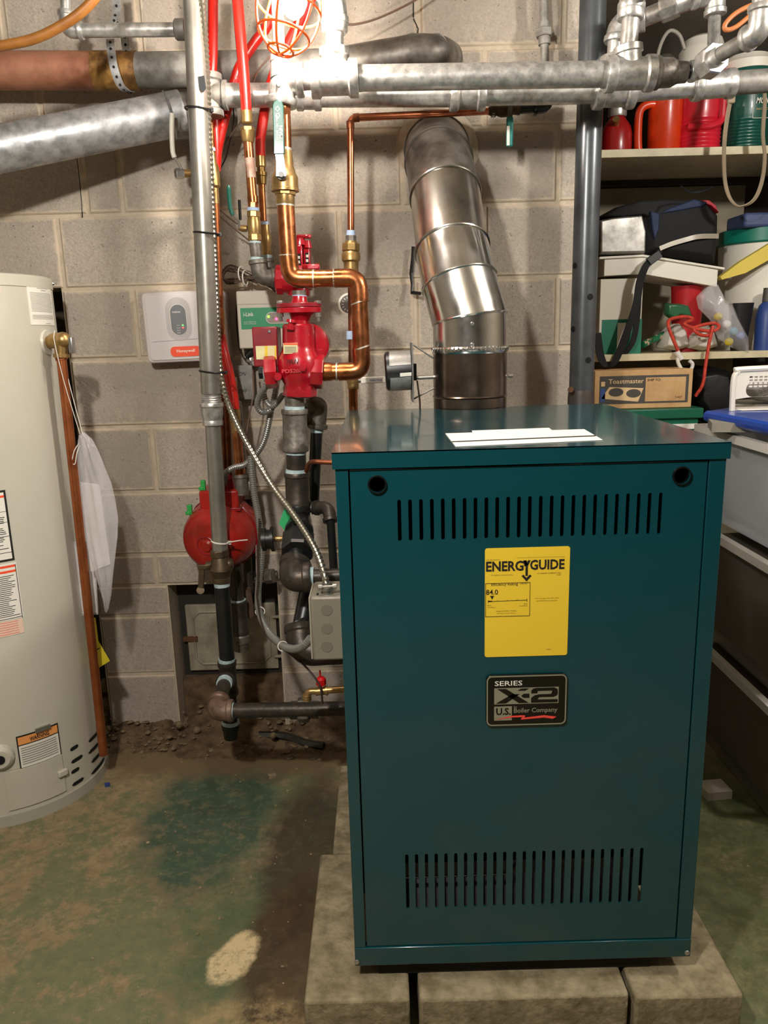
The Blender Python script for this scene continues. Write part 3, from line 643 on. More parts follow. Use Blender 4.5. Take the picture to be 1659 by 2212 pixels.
# ------------------------------------------------------------------ water heater
HC, HR = V((-1.108, 2.07)), .25
def hit(x, y, R=HR):
    d = ray(x, y); o = V((0, 0)); dx = V((d.x, d.y)); oc = o-HC
    a = dx.dot(dx); b = 2*oc.dot(dx); c = oc.dot(oc)-R*R; D_ = b*b-4*a*c
    t = (-b-math.sqrt(max(D_, 0)))/(2*a); p = CAM+d*t; return math.atan2(p.y-HC.y, p.x-HC.x), p.z
def patch(name, x0, y0, x1, y1, m, par, off=.0012, R=HR, n=10, ang=None):
    """sheet lying on the tank between the directions of two pixel columns"""
    if ang: a0, a1, z0, z1 = ang
    else:
        ym = (y0+y1)/2; a0, a1 = hit(x0, ym)[0], hit(x1, ym)[0]; z1 = hit((x0+x1)/2, y0)[1]; z0 = hit((x0+x1)/2, y1)[1]
    mb = MB(); vs = []; fs = []
    for k, rr in ((0, R+off), (1, R-.002)):
        for i in range(n+1):
            a = a0+(a1-a0)*i/n
            for z in (z0, z1): vs.append((HC.x+rr*math.cos(a), HC.y+rr*math.sin(a), z))
    N_ = 2*(n+1)
    for i in range(n):
        fs.append((2*i, 2*i+2, 2*i+3, 2*i+1)); fs.append((2*i+1, 2*i+3, N_+2*i+3, N_+2*i+1)); fs.append((2*i, N_+2*i, N_+2*i+2, 2*i+2))
    fs += [(0, 1, N_+1, N_), (2*n, N_+2*n, N_+2*n+1, 2*n+1)]
    o = mb.add(vs, fs).build(name, m, par); o['_a'] = (a0, a1, z0, z1); return o
def lines(par, lab, rows_, m, R=HR, off=.0016, name='fine_print'):
    """rows of small print on a tank label: (u0,u1,v,thickness)"""
    a0, a1, z0, z1 = lab['_a']; mb = MB()
    for u0, u1, v, t in rows_:
        vs = []; n = 4
        for i in range(n+1):
            a = a0+(a1-a0)*(u0+(u1-u0)*i/n)
            for z in (z0+(z1-z0)*v, z0+(z1-z0)*(v+t)): vs.append((HC.x+(R+off)*math.cos(a), HC.y+(R+off)*math.sin(a), z))
        mb.add(vs, [(2*i, 2*i+2, 2*i+3, 2*i+1) for i in range(n)])
    return mb.build(name, m, lab)
HT = hit(60, 592)[1]
wh = thing('water_heater', 'tall pale grey cylindrical water heater against the left edge', 'water heater', (HC.x, HC.y, 0))
MB().lathe((HC.x, HC.y, .03), (HC.x, HC.y, HT-.028), [(0, HR), (1, HR)], 72).build('tank_jacket', tankm, wh)
MB().lathe((HC.x, HC.y, HT-.03), (HC.x, HC.y, HT), [(0, HR+.002), (.9, HR+.002), (1, HR-.004)], 72).build('top_cap', tankm, wh)
MB().lathe((HC.x, HC.y, 0), (HC.x, HC.y, .032), [(0, HR+.004), (1, HR+.004)], 72).build('base_ring', tankd, wh)
a, z = hit(116, 613); MB().lathe((HC.x+HR*math.cos(a), HC.y+HR*math.sin(a), z), (HC.x+(HR+.006)*math.cos(a), HC.y+(HR+.006)*math.sin(a), z), [(0, .006), (1, .004)], 10).build('screw', screwm, wh)
L1 = patch('notice_label', 62, 617, 112, 702, white, wh)
rr = random.Random(4)
lines(wh, L1, [(.3, .75, .95, .012), (.3, .75, .92, .012), (.45, .65, .87, .016)]+[(.06, .9+.06*rr.random(), .80-.033*i, .012) for i in range(15)]+[(.06, .92, .24-.03*i, .012) for i in range(4)]+[(.5, .75, .03, .012)], inkg)
L2 = patch('rating_plate', -60, 1062, 22, 1218, MATS['black ink'], wh); a0, a1, z0, z1 = L2['_a']
lines(wh, L2, [(.0, .94, .03, .94)], white, off=.0016, name='plate_field')
lines(wh, L2, [(0, .94, .9, .03)], orange, off=.002, name='orange_bar')
lines(wh, L2, [(0, .94, .70, .006), (0, .94, .55, .006), (0, .94, .35, .008), (0, .94, .12, .008)]+[(.0, .6+.3*rr.random(), .62-.026*i, .01) for i in range(18)], ink, off=.002)
L3 = patch('caution_sheet', -60, 1222, 44, 1345, white, wh)
lines(wh, L3, [(0, .98, .93, .04), (0, .98, .84, .04)], orange, name='orange_bar'); lines(wh, L3, [(.965, .98, 0, .97), (0, .96, .02, .012)]+[(0, .72+.22*rr.random(), .78-.034*i, .012) for i in range(22)], ink)
L4 = patch('service_sheet', -60, 1346, 52, 1378, mat('pale pink paper', '#e3c3ae', .6), wh); lines(wh, L4, [(0, .9, .1+.16*i, .03) for i in range(6)], redink)
L5 = patch('warning_label', 37, 1577, 131, 1650, ink, wh)
lines(wh, L5, [(.03, .97, .04, .66)], white, name='white_field'); lines(wh, L5, [(.03, .97, .73, .23)], mat('orange print', '#e79a55', .6), name='orange_bar')
lines(wh, L5, [(.07, .9+.04*rr.random(), .60-.068*i, .028) for i in range(8)], inkg, off=.002)
a0, a1, z0, z1 = L5['_a']; am = a0+(a1-a0)*.52; o_ = V((HC.x+(HR+.0022)*math.cos(am), HC.y+(HR+.0022)*math.sin(am), z0+(z1-z0)*.77)); ex = V((-math.sin(am), math.cos(am), 0))
text('WARNING', o_-ex*.025, ex, Z1, .05, (z1-z0)*.13, ink, L5, bold=.02)
aw = a0+(a1-a0)*.19
patch('door_gap', 11, 1648, 141.5, 1737, tankd, wh, off=.001); P = patch('access_door', 12, 1651, 140, 1735, tankm, wh, off=.004)
a, z = hit(133, 1668); MB().obox((HC.x+(HR+.006)*math.cos(a), HC.y+(HR+.006)*math.sin(a), z), V((-math.sin(a), math.cos(a), 0))*.014, (0, 0, .009), V((math.cos(a), math.sin(a), 0))*.006).build('door_tab', tankm, wh, bev=.003)
a, z = hit(92, 1577); MB().obox((HC.x+(HR+.004)*math.cos(a), HC.y+(HR+.004)*math.sin(a), z+.006), V((-math.sin(a), math.cos(a), 0))*.02, (0, 0, .006), V((math.cos(a), math.sin(a), 0))*.003).build('clip', screwm, wh)
a, z = hit(2, 1634); MB().lathe((HC.x+HR*math.cos(a), HC.y+HR*math.sin(a), z), (HC.x+(HR+.02)*math.cos(a), HC.y+(HR+.02)*math.sin(a), z), [(0, .034), (.6, .032), (1, .024)], 24).build('drain_collar', tankm, wh)
MB().lathe((HC.x+(HR+.015)*math.cos(a), HC.y+(HR+.015)*math.sin(a), z), (HC.x+(HR+.023)*math.cos(a), HC.y+(HR+.023)*math.sin(a), z), [(0, .012), (1, .012)], 16).build('drain_outlet', black, wh)
def vent(cx_, cy_, la, R=HR):
    a, z = hit(cx_, cy_); w2 = la/2
    mb = MB(); n = 8; vs = []
    for i in range(n+1):
        t = -1+2*i/n; hh = .0055*math.sqrt(max(0.05, 1-abs(t)**6)); q = a+w2*t
        for s_ in (-1, 1): vs.append((HC.x+(R+.0012)*math.cos(q), HC.y+(R+.0012)*math.sin(q), z+s_*hh))
    mb.add(vs, [(2*i, 2*i+2, 2*i+3, 2*i+1) for i in range(n)]); mb.build('vent_slot', black, wh)
for k in range(5):
    y_ = [1614, 1637, 1664, 1694, 1707][k] if False else 1615+24.5*k
    vent(160+(5 if k % 2 else 0)+k*1.2, y_, .115 if k % 2 == 0 else .165)
for k in range(5): vent(205+k*3.0, 1588+22*k, .30 if k % 2 == 0 else .36)
# relief valve on the tank side
rv = thing('relief_valve', 'brass temperature relief valve with lever on the water heater side', 'relief valve', U(128, 735, 2.0))
a, z = hit(103, 740); q = V((math.cos(a), math.sin(a), 0)); p0 = V((HC.x, HC.y, 0))+q*HR; p0.z = z
YV = U(128, 740, p0.y-.0).y
va, vb = p0, p0+V((math.cos(a), math.sin(a), 0))*.0+V((.055, -.03, 0))
MB().lathe(p0-q*.002, p0+q*.004, [(0, .034), (1, .031)], 28).build('escutcheon', tankm, rv)
VY = p0.y-.03
MB().lathe(p0, U(130, 734, VY), [(0, .0165), (.5, .0165), (.5, .02), (.8, .02), (1, .017)], 18).build('valve_body', brass, rv)
MB().ball(U(136, 735, VY), .021, .021, .021).build('valve_bonnet', brass, rv)
MB().lathe(U(131, 742, VY), U(133, 772, VY), [(0, .016), (.75, .016), (.75, .02), (1, .02)], 18).build('outlet_neck', brass, rv)
pxbox('test_lever', 147, 728, 156, 763, VY-.01, VY+.012, screwm, rv, .002)
dp = thing('discharge_pipe', 'long straight copper relief pipe running down beside the water heater', 'copper pipe', U(225, 1628, VY))
PT = U(133, 776, VY); PB_ = U(224, 1630, VY)
coppr = mat('orange copper', '#b56a3e', .36, .8, (14, '#8f4a2a', .4, .7))
MB().lathe(PT, PB_, [(0, .0125), (1, .0125)], 18).build('pipe', coppr, dp)
hexn('adapter_nut', (132, 770, VY), (134, 778, VY), 13, coppr, dp); seg('thread_tape', (132, 764, VY), (132, 770, VY), 12, white, dp)
# manual bag
bg = thing('document_bag', 'clear plastic bag of papers hanging by a string from the relief valve', 'plastic bag', U(215, 1310, 2.05))
by_ = 2.02
rowsb = [(936, 172, 182), (950, 168, 200), (975, 165, 214), (1005, 166, 226), (1040, 170, 240), (1080, 174, 249), (1120, 178, 255), (1160, 183, 254), (1200, 194, 249), (1240, 206, 244), (1280, 217, 241), (1318, 229, 234)]
vs = []; fs = []; nc = 16; rb = random.Random(21)
for side in (-1, 1):
    for k, (y_, xa, xb) in enumerate(rowsb):
        for i in range(nc+1):
            u_ = i/nc; e = math.sin(math.pi*u_)
            d_ = e*(.013+.007*math.sin(9*u_+k*.55)+.005*math.sin(21*u_-k*.8+1)) if side < 0 else e*.010
            p = U(xa+(xb-xa)*u_, y_+3*math.sin(5*u_+k), by_); vs.append(p+V((0, side*d_, 0)))
R_ = nc+1
for s_ in (0, 1):
    o_ = s_*R_*len(rowsb)
    for k in range(len(rowsb)-1):
        for i in range(nc):
            q_ = (o_+k*R_+i, o_+k*R_+i+1, o_+(k+1)*R_+i+1, o_+(k+1)*R_+i); fs.append(q_ if s_ else q_[::-1])
MB().add(vs, fs).build('bag_film', bagm, bg, ang=80)
MB().prism([(0, 0), (.055, .02), (.05, .24), (0, .25)], U(196, 1235, by_+.004), X1, Z1, V((0, .006, 0))).build('folded_papers', mat('paper sheet', '#cfc8c4', .7), bg)
wire('drawstring', [(118, 714, VY-.01), (118, 740, VY-.022), (140, 830, by_-.02), (173, 938, by_)], .9, zipw, bg)
wire('drawstring', [(134, 760, VY), (150, 830, by_), (178, 936, by_)], .9, zipw, bg)
wire('string_loop', [(170, 958, by_-.005), (160, 975, by_-.01), (156, 998, by_-.01), (162, 1002, by_-.01), (166, 980, by_-.01), (172, 962, by_-.005)], 1.1, zipw, bg)
pb = thing('paper_pouch', 'clear pouch of printed papers stuck to the side of the water heater', 'document pouch', U(190, 1330, 2.1))
YP = 2.06
MB().prism([(0, 0), (.05, .0), (.062, .20), (.0, .22)], U(172, 1330, YP), V((1, .1, 0)), Z1, V((0, .004, 0))).build('pouch_film', bagm, pb)
MB().prism([(0, 0), (.045, .0), (.055, .19), (.0, .20)], U(174, 1326, YP+.003), V((1, .1, 0)), Z1, V((0, .003, 0))).build('printed_sheet', mat('paper sheet', '#cfc8c4', .7), pb)
yt = thing('yellow_tag', 'curling yellow energy tag behind the copper relief pipe', 'paper tag', U(205, 1460, 2.09))
yo = mat('yellow tag paper', '#d2bf28', .6)
T = [U(x, y, Y) for x, y, Y in ((176, 1335, 2.10), (206, 1335, 2.10), (212, 1385, 2.09), (237, 1428, 2.06), (208, 1446, 2.08), (183, 1462, 2.10))]
MB().add(T+[t+V((0, .002, 0)) for t in T], [(0, 5, 4, 3, 2, 1), (6, 7, 8, 9, 10, 11)]+[(i, (i+1) % 6, 6+(i+1) % 6, 6+i) for i in range(6)]).build('sheet', yo, yt, smooth=False)
MB().obox(U(214, 1403, 2.086), (.012, -.004, .005), (-.002, 0, .004), (0, .0008, 0)).build('black_print', ink, yt)

# ------------------------------------------------------------------ boiler flue
fl = thing('flue_pipe', 'shiny sheet steel flue rising from the boiler and bending back into the wall', 'flue pipe', (FLX, FLY, .98))
FP_ = [U(1015, 885, FLY), U(1015, 757, FLY), U(1014, 690, FLY), U(992, 612, 1.905), U(977, 540, 1.95), U(962, 425, 2.06), U(948, 350, 2.165), U(944, 325, 2.26), U(943, 322, 2.37)]
FP_[0].z = .99
r = FLR
def fsec(name, i0, i1, m, r0, r1, extra=None):
    pts = FP_[i0:i1+1]; return MB().tube(pts, [r0+(r1-r0)*k/max(1, len(pts)-1) for k in range(len(pts))], 40).build(name, m, fl, ang=60)
fsec('collar', 0, 1, fluem, r, r)
MB().lathe(FP_[1]-V((0, 0, .006)), FP_[1]+V((0, 0, .010)), [(0, r+.001), (.3, r+.003), (.7, r+.003), (1, r-.001)], 40).build('crimped_ring', flue, fl)
cr_ = MB()
for k in range(54):
    a = 2*math.pi*k/54; d = V((math.cos(a), math.sin(a), 0)); c = FP_[1]+d*(r+.001)
    cr_.ball(c+V((0, 0, .004)), .0032, .0032, .006, 6, 5)
cr_.build('crimp_ribs', flue, fl)
MB().lathe(FP_[0]+V((0, 0, .118)), FP_[0]+V((0, 0, .124)), [(0, r), (.5, r+.0025), (1, r)], 40).build('bead', fluem, fl)
def gore(name, a, b, na, nb, r_, m):
    """pipe section between two tilted seam planes"""
    x, y = _frame((b-a)); n = 44; vs = []
    d = (b-a).normalized()
    for p, nn in ((a, na), (b, nb)):
        for k in range(n):
            g_ = 2*math.pi*k/n; o = (x*math.cos(g_)+y*math.sin(g_))*r_; t = -o.dot(nn)/d.dot(nn); vs.append(p+o+d*t)
    MB().add(vs, [(k, (k+1) % n, n+(k+1) % n, n+k) for k in range(n)]).build(name, m, fl, ang=60)
    for p0_, off in ((n, b),):
        ring = [vs[n+k]+(vs[n+k]-b).normalized()*.0012 for k in range(n)]; MB().tube(ring+[ring[0]], .0028, 6, cap=False).build('seam_bead', m, fl)
dirs = [(FP_[i+1]-FP_[i]).normalized() for i in range(len(FP_)-1)]
nor = [dirs[0]]+[(dirs[i-1]+dirs[i]).normalized() for i in range(1, len(dirs))]+[dirs[-1]]
gm = [None, flue, flue, flue, flue, fluew, fluew, fluew]
for i in range(1, 8): gore('elbow_gore' if i != 4 else 'straight_section', FP_[i], FP_[i+1], nor[i], nor[i+1], r-.001+(.0015 if i in (2, 3) else 0), gm[i] if i != 4 else mat('satin flue steel', '#bcb8b0', .25, 1.0, (10, '#96928a', .4, .7)))
MB().lathe(U(943, 330, 2.315), U(943, 330, 2.348), [(0, r+.004), (.5, r+.012), (1, r+.03)], 40).build('mortar_collar', mortar, fl, ang=60)
for q in ((1020, 745), (1020, 700)): 
    p = U(q[0], q[1], FLY-r); MB().lathe(p+V((0, -.006, 0)), p+V((0, .002, 0)), [(0, .003), (.5, .005), (1, .005)], 10).build('screw', screwm, fl)
p = U(1097, 812, FLY); MB().lathe(p, p+V((.012, 0, 0)), [(0, .004), (1, .004)], 8).build('screw', screwm, fl)
# loose black wire strap hanging on the wall left of the flue
bs = thing('metal_strap', 'twisted black metal strap hanging on the wall left of the flue', 'strap', U(893, 640, 2.33))
MB().tube(PX([(893, 533, 2.33), (891, 560, 2.328), (888, 590, 2.33), (890, 615, 2.325), (890, 632, 2.32), (908, 634, 2.30)]), [.006, .005, .006, .004, .006, .005], 6).build('strip', blackp, bs, smooth=False)
# vent damper motor
da = thing('damper_motor', 'round black vent damper motor with silver labels left of the flue', 'damper motor', U(862, 845, 1.885))
DY = 1.885
A, B = U(832, 803, DY), U(888, 799, DY)
rk = sc(860, 800, DY)
MB().lathe(A, B, [(0, 36*rk), (.06, 41*rk), (.16, 42*rk), (1, 43*rk)], 36).build('motor_can', blackp, da)
def wrap(name, t0, t1, a0, a1, m, rr_):
    mb = MB(); vs = []; n = 10; d = B-A
    for i in range(n+1):
        g_ = math.radians(a0+(a1-a0)*i/n); o = V((0, -math.cos(g_), math.sin(g_)))*rr_
        for t in (t0, t1): vs.append(A+d*t+o)
    return mb.add(vs, [(2*i, 2*i+1, 2*i+3, 2*i+2) for i in range(n)]).build(name, m, da, ang=80)
silv = mat('silver foil label', '#b9b7b2', .35, .6, (40, '#8f8d88', .45, .7))
wrap('silver_label', .16, .97, 18, 75, silv, 43.6*rk); wrap('silver_label', .18, .97, -70, -16, silv, 43.6*rk)
wrap('white_tag', .55, .98, -14, -4, white, 44*rk)
MB().box(B.x, B.x+.004, DY-43*rk, DY+43*rk, U(890, 866, DY).z, U(890, 740, DY).z).build('mounting_plate', boxm, da, bev=.001)
for y_ in (745, 862): MB().tube([U(893, y_, DY), U(938, 775 if y_ < 800 else 838, DY)], .0022, 6).build('standoff', screwm, da)
pxbox('switch_block', 893, 786, 900, 822, DY-.02, DY+.02, blackp, da)
MB().lathe(U(900, 816, DY), U(940, 814, DY), [(0, .005), (1, .005)], 10).build('damper_shaft', screwm, da)
wire('motor_lead', [(901, 822, DY-.02), (904, 845, DY-.02), (907, 870, DY-.02), (907, 905, DY-.02)], 2.2, wired, da)

# ------------------------------------------------------------------ caged work light
LY = 1.80; LC = U(624, 18, LY)
wl = thing('work_light', 'glowing bulb in an orange wire cage hanging in front of the pipes', 'work light', U(624, 112, LY))
k = sc(624, 18, LY); rx, rz = 70*k, 96*k
tilt = Matrix.Rotation(math.radians(14), 3, 'Y') @ Matrix.Rotation(math.radians(-8), 3, 'X')
orng = mat('orange plastic wire', '#e8641a', .4, 0, coat=.2)
def cp(th, ph): return LC+tilt @ V((rx*math.sin(th)*math.cos(ph), rx*math.sin(th)*math.sin(ph), -rz*math.cos(th)))
for i in range(6):
    ph = 2*math.pi*i/6+.35; MB().tube([cp(math.pi*(.02+.72*j/18), ph) for j in range(19)], .0028, 8).build('cage_rib', orng, wl)
for th in (.13, .30, .50):
    MB().tube([cp(math.pi*th, 2*math.pi*j/36) for j in range(37)], .0028, 6, cap=False).build('cage_hoop', orng, wl)
bulbm = bpy.data.materials.new('lit bulb'); bulbm.use_nodes = True
b_ = bulbm.node_tree.nodes['Principled BSDF']; b_.inputs['Base Color'].default_value = (1, 1, 1, 1); b_.inputs['Emission Color'].default_value = (1.0, .93, .84, 1); b_.inputs['Emission Strength'].default_value = BULB_STRENGTH
bc = U(634, 8, LY)
MB().lathe(bc+V((0, 0, -.031)), bc+V((0, 0, .06)), [(0, .001), (.06, .012), (.16, .021), (.34, .0285), (.5, .027), (.68, .019), (.85, .0135), (1, .013)], 20).build('bulb', bulbm, wl)
MB().lathe(bc+V((0, 0, .058)), bc+V((0, 0, .20)), [(0, .022), (.1, .027), (.5, .022), (.9, .018), (1, .012)], 20).build('handle', orng, wl)
MB().tube([bc+V((0, 0, .20)), bc+V((.01, 0, .25)), V((bc.x+.02, bc.y, CEIL-.13))], .004, 8).build('hook_cord', wired, wl)

# ------------------------------------------------------------------ steel column
PCY = 2.235
co = thing('support_column', 'dark grey round steel support column with small bolt holes', 'column', (U(1262, 860, PCY).x, PCY, 0))
pc = U(1266, 500, PCY); pr_ = 27*sc(1266, 500, PCY)
MB().lathe((pc.x, PCY, U(1262, 842, PCY).z), (pc.x, PCY, CEIL-.001), [(0, pr_), (1, pr_)], 32).build('upper_tube', colm, co)
MB().lathe((pc.x, PCY, 0), (pc.x, PCY, U(1262, 842, PCY).z), [(0, pr_+.003), (.985, pr_+.003), (1, pr_+.001)], 32).build('lower_tube', mat('brown grey column foot', '#4a4340', .45, .3), co)
for x_, y_ in ((1242, 574), (1275, 641), (1238, 711), (1271, 778)):
    d = ray(x_, y_); o2 = V((d.x, d.y)).normalized(); oc = V((-pc.x, -PCY)); b2 = oc.dot(o2); t = -b2-math.sqrt(max(0, b2*b2-oc.dot(oc)+pr_*pr_))
    f2 = t/V((d.x, d.y)).length; p = CAM+d*f2; nn = V((p.x-pc.x, p.y-PCY, 0)).normalized()
    MB().lathe(p-nn*.002, p+nn*.0012, [(0, .0085), (1, .0085)], 16).build('bolt_hole', black, co)
p = U(1233, 842, PCY-.03); MB().lathe(p, p+V((-.004, -.014, 0)), [(0, .009), (1, .007)], 8).build('bolt', mat('rust', '#5a3a22', .8), co)
# ------------------------------------------------------------------ shelves and stored things
SY = 2.75
s1 = U(1470, 319, SY).z; s2 = U(1470, 762, SY).z; SX0, SX1 = U(1297, 320, SY).x-.10, 1.62
def shelf(z, t, label):
    return tag(MB().box(SX0, SX1, SY, SY+.42, z-t, z).build('shelf_board', shelfm, bev=.001), label, 'shelf')
shelf(s1, .025, 'upper cream shelf board carrying the red and green jugs')
shelf(s2, .024, 'middle cream shelf board carrying the cooler bag and tray')
s3 = .50; shelf(s3, .024, 'low cream shelf board behind the boiler')
for xx in (SX0-.045, SX1):
    tag(MB().box(xx, xx+.045, SY+.02, SY+.40, 0, CEIL-.15).build('shelf_upright', woodd), 'dark wooden upright at the left end of the shelves' if xx < 1 else 'dark wooden upright at the right end of the shelves', 'upright')
tag(MB().box(SX0, SX1, SY+.40, SY+.42, s1-.045, s1-.025).build('underside_shade_strip', mat('dark shade strip', '#332d24', .8), bev=0), 'dark strip standing for the shade under the upper shelf', 'shade strip')  # added dark strip, stands for the shaded underside of the shelf
tag(MB().box(SX0, U(1600, 450, 3.25).x, 3.22, 3.28, s2-.3, U(1450, 407, 3.25).z).build('back_board', panelm), 'pale weathered board standing behind the cooler bag', 'board')
JY = 2.90
def jx(px, py=260): return U(px, py, JY).x
JS = sc(1450, 260, JY)
# red canister
c = thing('fuel_canister', 'round dark red metal canister with steel neck on the upper shelf', 'canister', (jx(1333), JY, s1)); X_ = jx(1333)
rc = 33*JS
MB().lathe((X_, JY, s1), (X_, JY, s1+.14), [(0, rc*.97), (.03, rc), (.55, rc), (.72, rc*.9), (.88, rc*.62), (1, rc*.4)], 28).build('body', mat('dark red gloss', '#9c1416', .28, coat=.4), c)
MB().lathe((X_, JY, s1+.135), (X_, JY, s1+.20), [(0, rc*.55), (.1, rc*.6), (1, rc*.56)], 20).build('neck', galv, c)
MB().lathe((X_-.012, JY-rc*.6, s1+.10), (X_-.022, JY-rc*.6-.03, s1+.115), [(0, .011), (1, .012)], 12).build('spout', brass, c)
def jug(x0, x1, ztop, m, label, name, ribs=0, lid=None, zlid=0, handle=None, taper=.96):
    X_ = (jx(x0)+jx(x1))/2; R_ = (jx(x1)-jx(x0))/2; t = thing(name, label, 'jug', (X_, JY, s1))
    H_ = ztop-s1; prof = [(0, R_*taper*.96), (.02, R_*taper)]
    for i in range(ribs):
        a = .04+.36*i/max(1, ribs); b = .36/ribs; prof += [(a, R_*taper), (a+b*.4, R_*taper+.0035), (a+b*.8, R_*taper)]
    prof += [(.42, R_*(taper+.01)), (.46, R_), (.93, R_), (1, R_*.95)]
    MB().lathe((X_, JY, s1), (X_, JY, ztop), prof, 36).build('body', m, t)
    if lid: MB().lathe((X_, JY, ztop), (X_, JY, zlid), [(0, R_*1.02), (.5, R_*1.02), (.62, R_*.92), (.9, R_*.8), (1, R_*.6)], 32).build('lid', lid, t)
    return t, X_, R_
jo_ = mat('orange red plastic', '#d23a10', .32, coat=.2); jr_ = mat('raspberry red plastic', '#cf1f33', .32, coat=.2); jg_ = mat('dark green plastic', '#0c4a3f', .35, coat=.2)
# orange pitcher: square-shouldered body with an open side handle
t = thing('orange_pitcher', 'orange red plastic pitcher with large side handle on the upper shelf', 'pitcher', (jx(1440), JY, s1))
zt = U(1420, 170, JY).z
MB().lathe((jx(1436), JY, s1), (jx(1436), JY, zt), [(0, 31*JS), (.03, 34*JS), (.8, 36*JS), (.95, 36*JS), (1, 30*JS)], 28).build('body', jo_, t)
hp = [V((jx(1412), JY-.02, s1+.012)), V((jx(1386), JY-.02, s1+.010)), V((jx(1377), JY-.02, s1+.03)), V((jx(1375), JY-.02, s1+.12)), V((jx(1380), JY-.02, s1+.155)), V((jx(1395), JY-.02, s1+.168)), V((jx(1412), JY-.02, s1+.168))]
MB().tube(crom(hp, 5), .014, 12).build('handle', jo_, t)
MB().lathe((jx(1430), JY, zt), (jx(1430), JY, zt+.07), [(0, 28*JS), (.7, 26*JS), (1, 14*JS)], 24).build('lid', mat('grey plastic cap', '#4d4c46', .5), t)
MB().tube(crom([V((jx(1404), JY-.03, zt-.02)), V((jx(1410), JY-.03, zt+.08)), V((jx(1428), JY-.03, zt+.135)), V((jx(1450), JY-.03, zt+.125)), V((jx(1464), JY-.03, zt+.08))], 6), .006, 8).build('bail_handle', mat('grey bail', '#9b968a', .5), t)
t, X_, R_ = jug(1462, 1556, U(1500, 145, JY).z, jr_, 'raspberry red ribbed drink jug with white lid on the upper shelf', 'drink_jug', 8, offw, U(1500, 82, JY).z)
zz = s1+.085
MB().tube(fillet([V((X_-R_*.75, JY-R_*.75, zz)), V((X_+R_*.1, JY-R_*1.06, zz-.005)), V((X_+R_*.72, JY-R_*.85, zz+.012)), V((X_+R_*.75, JY-R_*.8, zz+.12)), V((X_+R_*.6, JY-R_*.8, zz+.16))], .02), .012, 10).build('handle', jr_, t)
t, X_, R_ = jug(1553, 1660, U(1600, 160, JY).z, jg_, 'dark green ribbed insulated jug with white lid on the upper shelf', 'insulated_jug', 9, offw, U(1600, 122, JY).z)
text('MON', V((X_-R_*.02, JY-R_-.0015, s1+.145)), X1, Z1, .045, .019, inkl, t, shear=.3, bold=.02); text('ARCTIC', V((X_-R_*.0, JY-R_-.0015, s1+.125)), X1, Z1, .04, .006, brass, t)
lb_ = MB()
for a, b in (((-.01, .10), (-.01, .19)), ((-.01, .10), (.05, .10))):
    P0 = V((X_+a[0], JY-R_-.0012, s1+a[1])); P1 = V((X_+b[0], JY-R_-.0012, s1+b[1])); d = (P1-P0).normalized(); n_ = V((-d.z, 0, d.x))*.0006; quad(lb_, [P0-n_, P1-n_, P1+n_, P0+n_])
lb_.build('label_frame', inkl, t)
tag(MB().ball(U(1605, 130, 3.1), .10, .08, .05, 20, 10).build('storage_jar', offw), 'rounded white jar lid behind the green jug', 'jar') if False else None
# hanging beige strap
st = thing('hanging_strap', 'long beige webbing strap looping down in front of the shelves', 'strap', U(1600, 445, 2.66))
def ribbon(name, pts, wv, m, par, thick=.0015, cr=7):
    P = crom(pts, cr); W_ = V(wv); mb = MB(); vs = []; n = len(P)
    for i, p in enumerate(P):
        d = (P[min(i+1, n-1)]-P[max(i-1, 0)]).normalized(); w_ = (W_-d*W_.dot(d)); nn = d.cross(w_).normalized()*thick
        vs += [p-w_+nn, p+w_+nn, p+w_-nn, p-w_-nn]
    fs = []
    for i in range(n-1):
        for k in range(4): fs.append((4*i+k, 4*i+(k+1) % 4, 4*i+4+(k+1) % 4, 4*i+4+k))
    fs += [(3, 2, 1, 0), (4*n-4, 4*n-3, 4*n-2, 4*n-1)]
    return mb.add(vs, fs).build(name, m, par)
web = mat('beige webbing', '#9b8a72', .8)
ribbon('webbing', PX([(1590, 150, 2.66), (1578, 215, 2.66), (1568, 275, 2.66), (1564, 330, 2.66), (1566, 390, 2.66), (1578, 430, 2.66), (1600, 445, 2.66), (1628, 432, 2.66), (1645, 395, 2.66), (1652, 340, 2.66), (1648, 290, 2.66), (1652, 220, 2.66), (1650, 150, 2.66)]), (.008, .006, 0), web, st)
MB().box(U(1572, 215, 2.655).x, U(1588, 215, 2.655).x, 2.65, 2.665, U(1580, 222, 2.65).z, U(1580, 196, 2.65).z).build('knot', web, st, bev=.004)
# --- middle shelf
IY = 2.80
def pb_(name, x0, y0, x1, y1, Ya, Yb, m, par, bev=.002, zb=None):
    ym = (y0+y1)/2; xm = (x0+x1)/2
    return MB().box(U(x0, ym, Ya).x, U(x1, ym, Ya).x, Ya, Yb, U(xm, y1, Ya).z if zb is None else zb, U(xm, y0, Ya).z).build(name, m, par, bev=bev)
t = thing('carton', 'tall white and green carton under the left end of the tray', 'carton', (U(1340, 760, IY).x, IY, s2))
pb_('carton_body', 1295, 602, 1386, 770, IY, IY+.2, mat('white carton', '#d3cdbd', .6), t, zb=s2)
zc = U(1340, 690, IY).z; MB().box(U(1300, 700, IY).x, U(1386.5, 700, IY).x, IY-.001, IY+.1, s2, zc).build('green_band', mat('carton green', '#0d6a52', .5), t)
MB().box(U(1334, 700, IY).x, U(1352, 700, IY).x, IY-.002, IY+.0, s2+.02, zc-.012).build('white_flash', offw, t)
t = thing('white_tray', 'shallow white plastic tray lying under the black cooler bag', 'tray', U(1430, 610, IY))
ty0, ty1 = IY-.01, IY+.22
A = [U(1295, 556, ty0), U(1390, 551, ty0), U(1566, 579, ty0)]
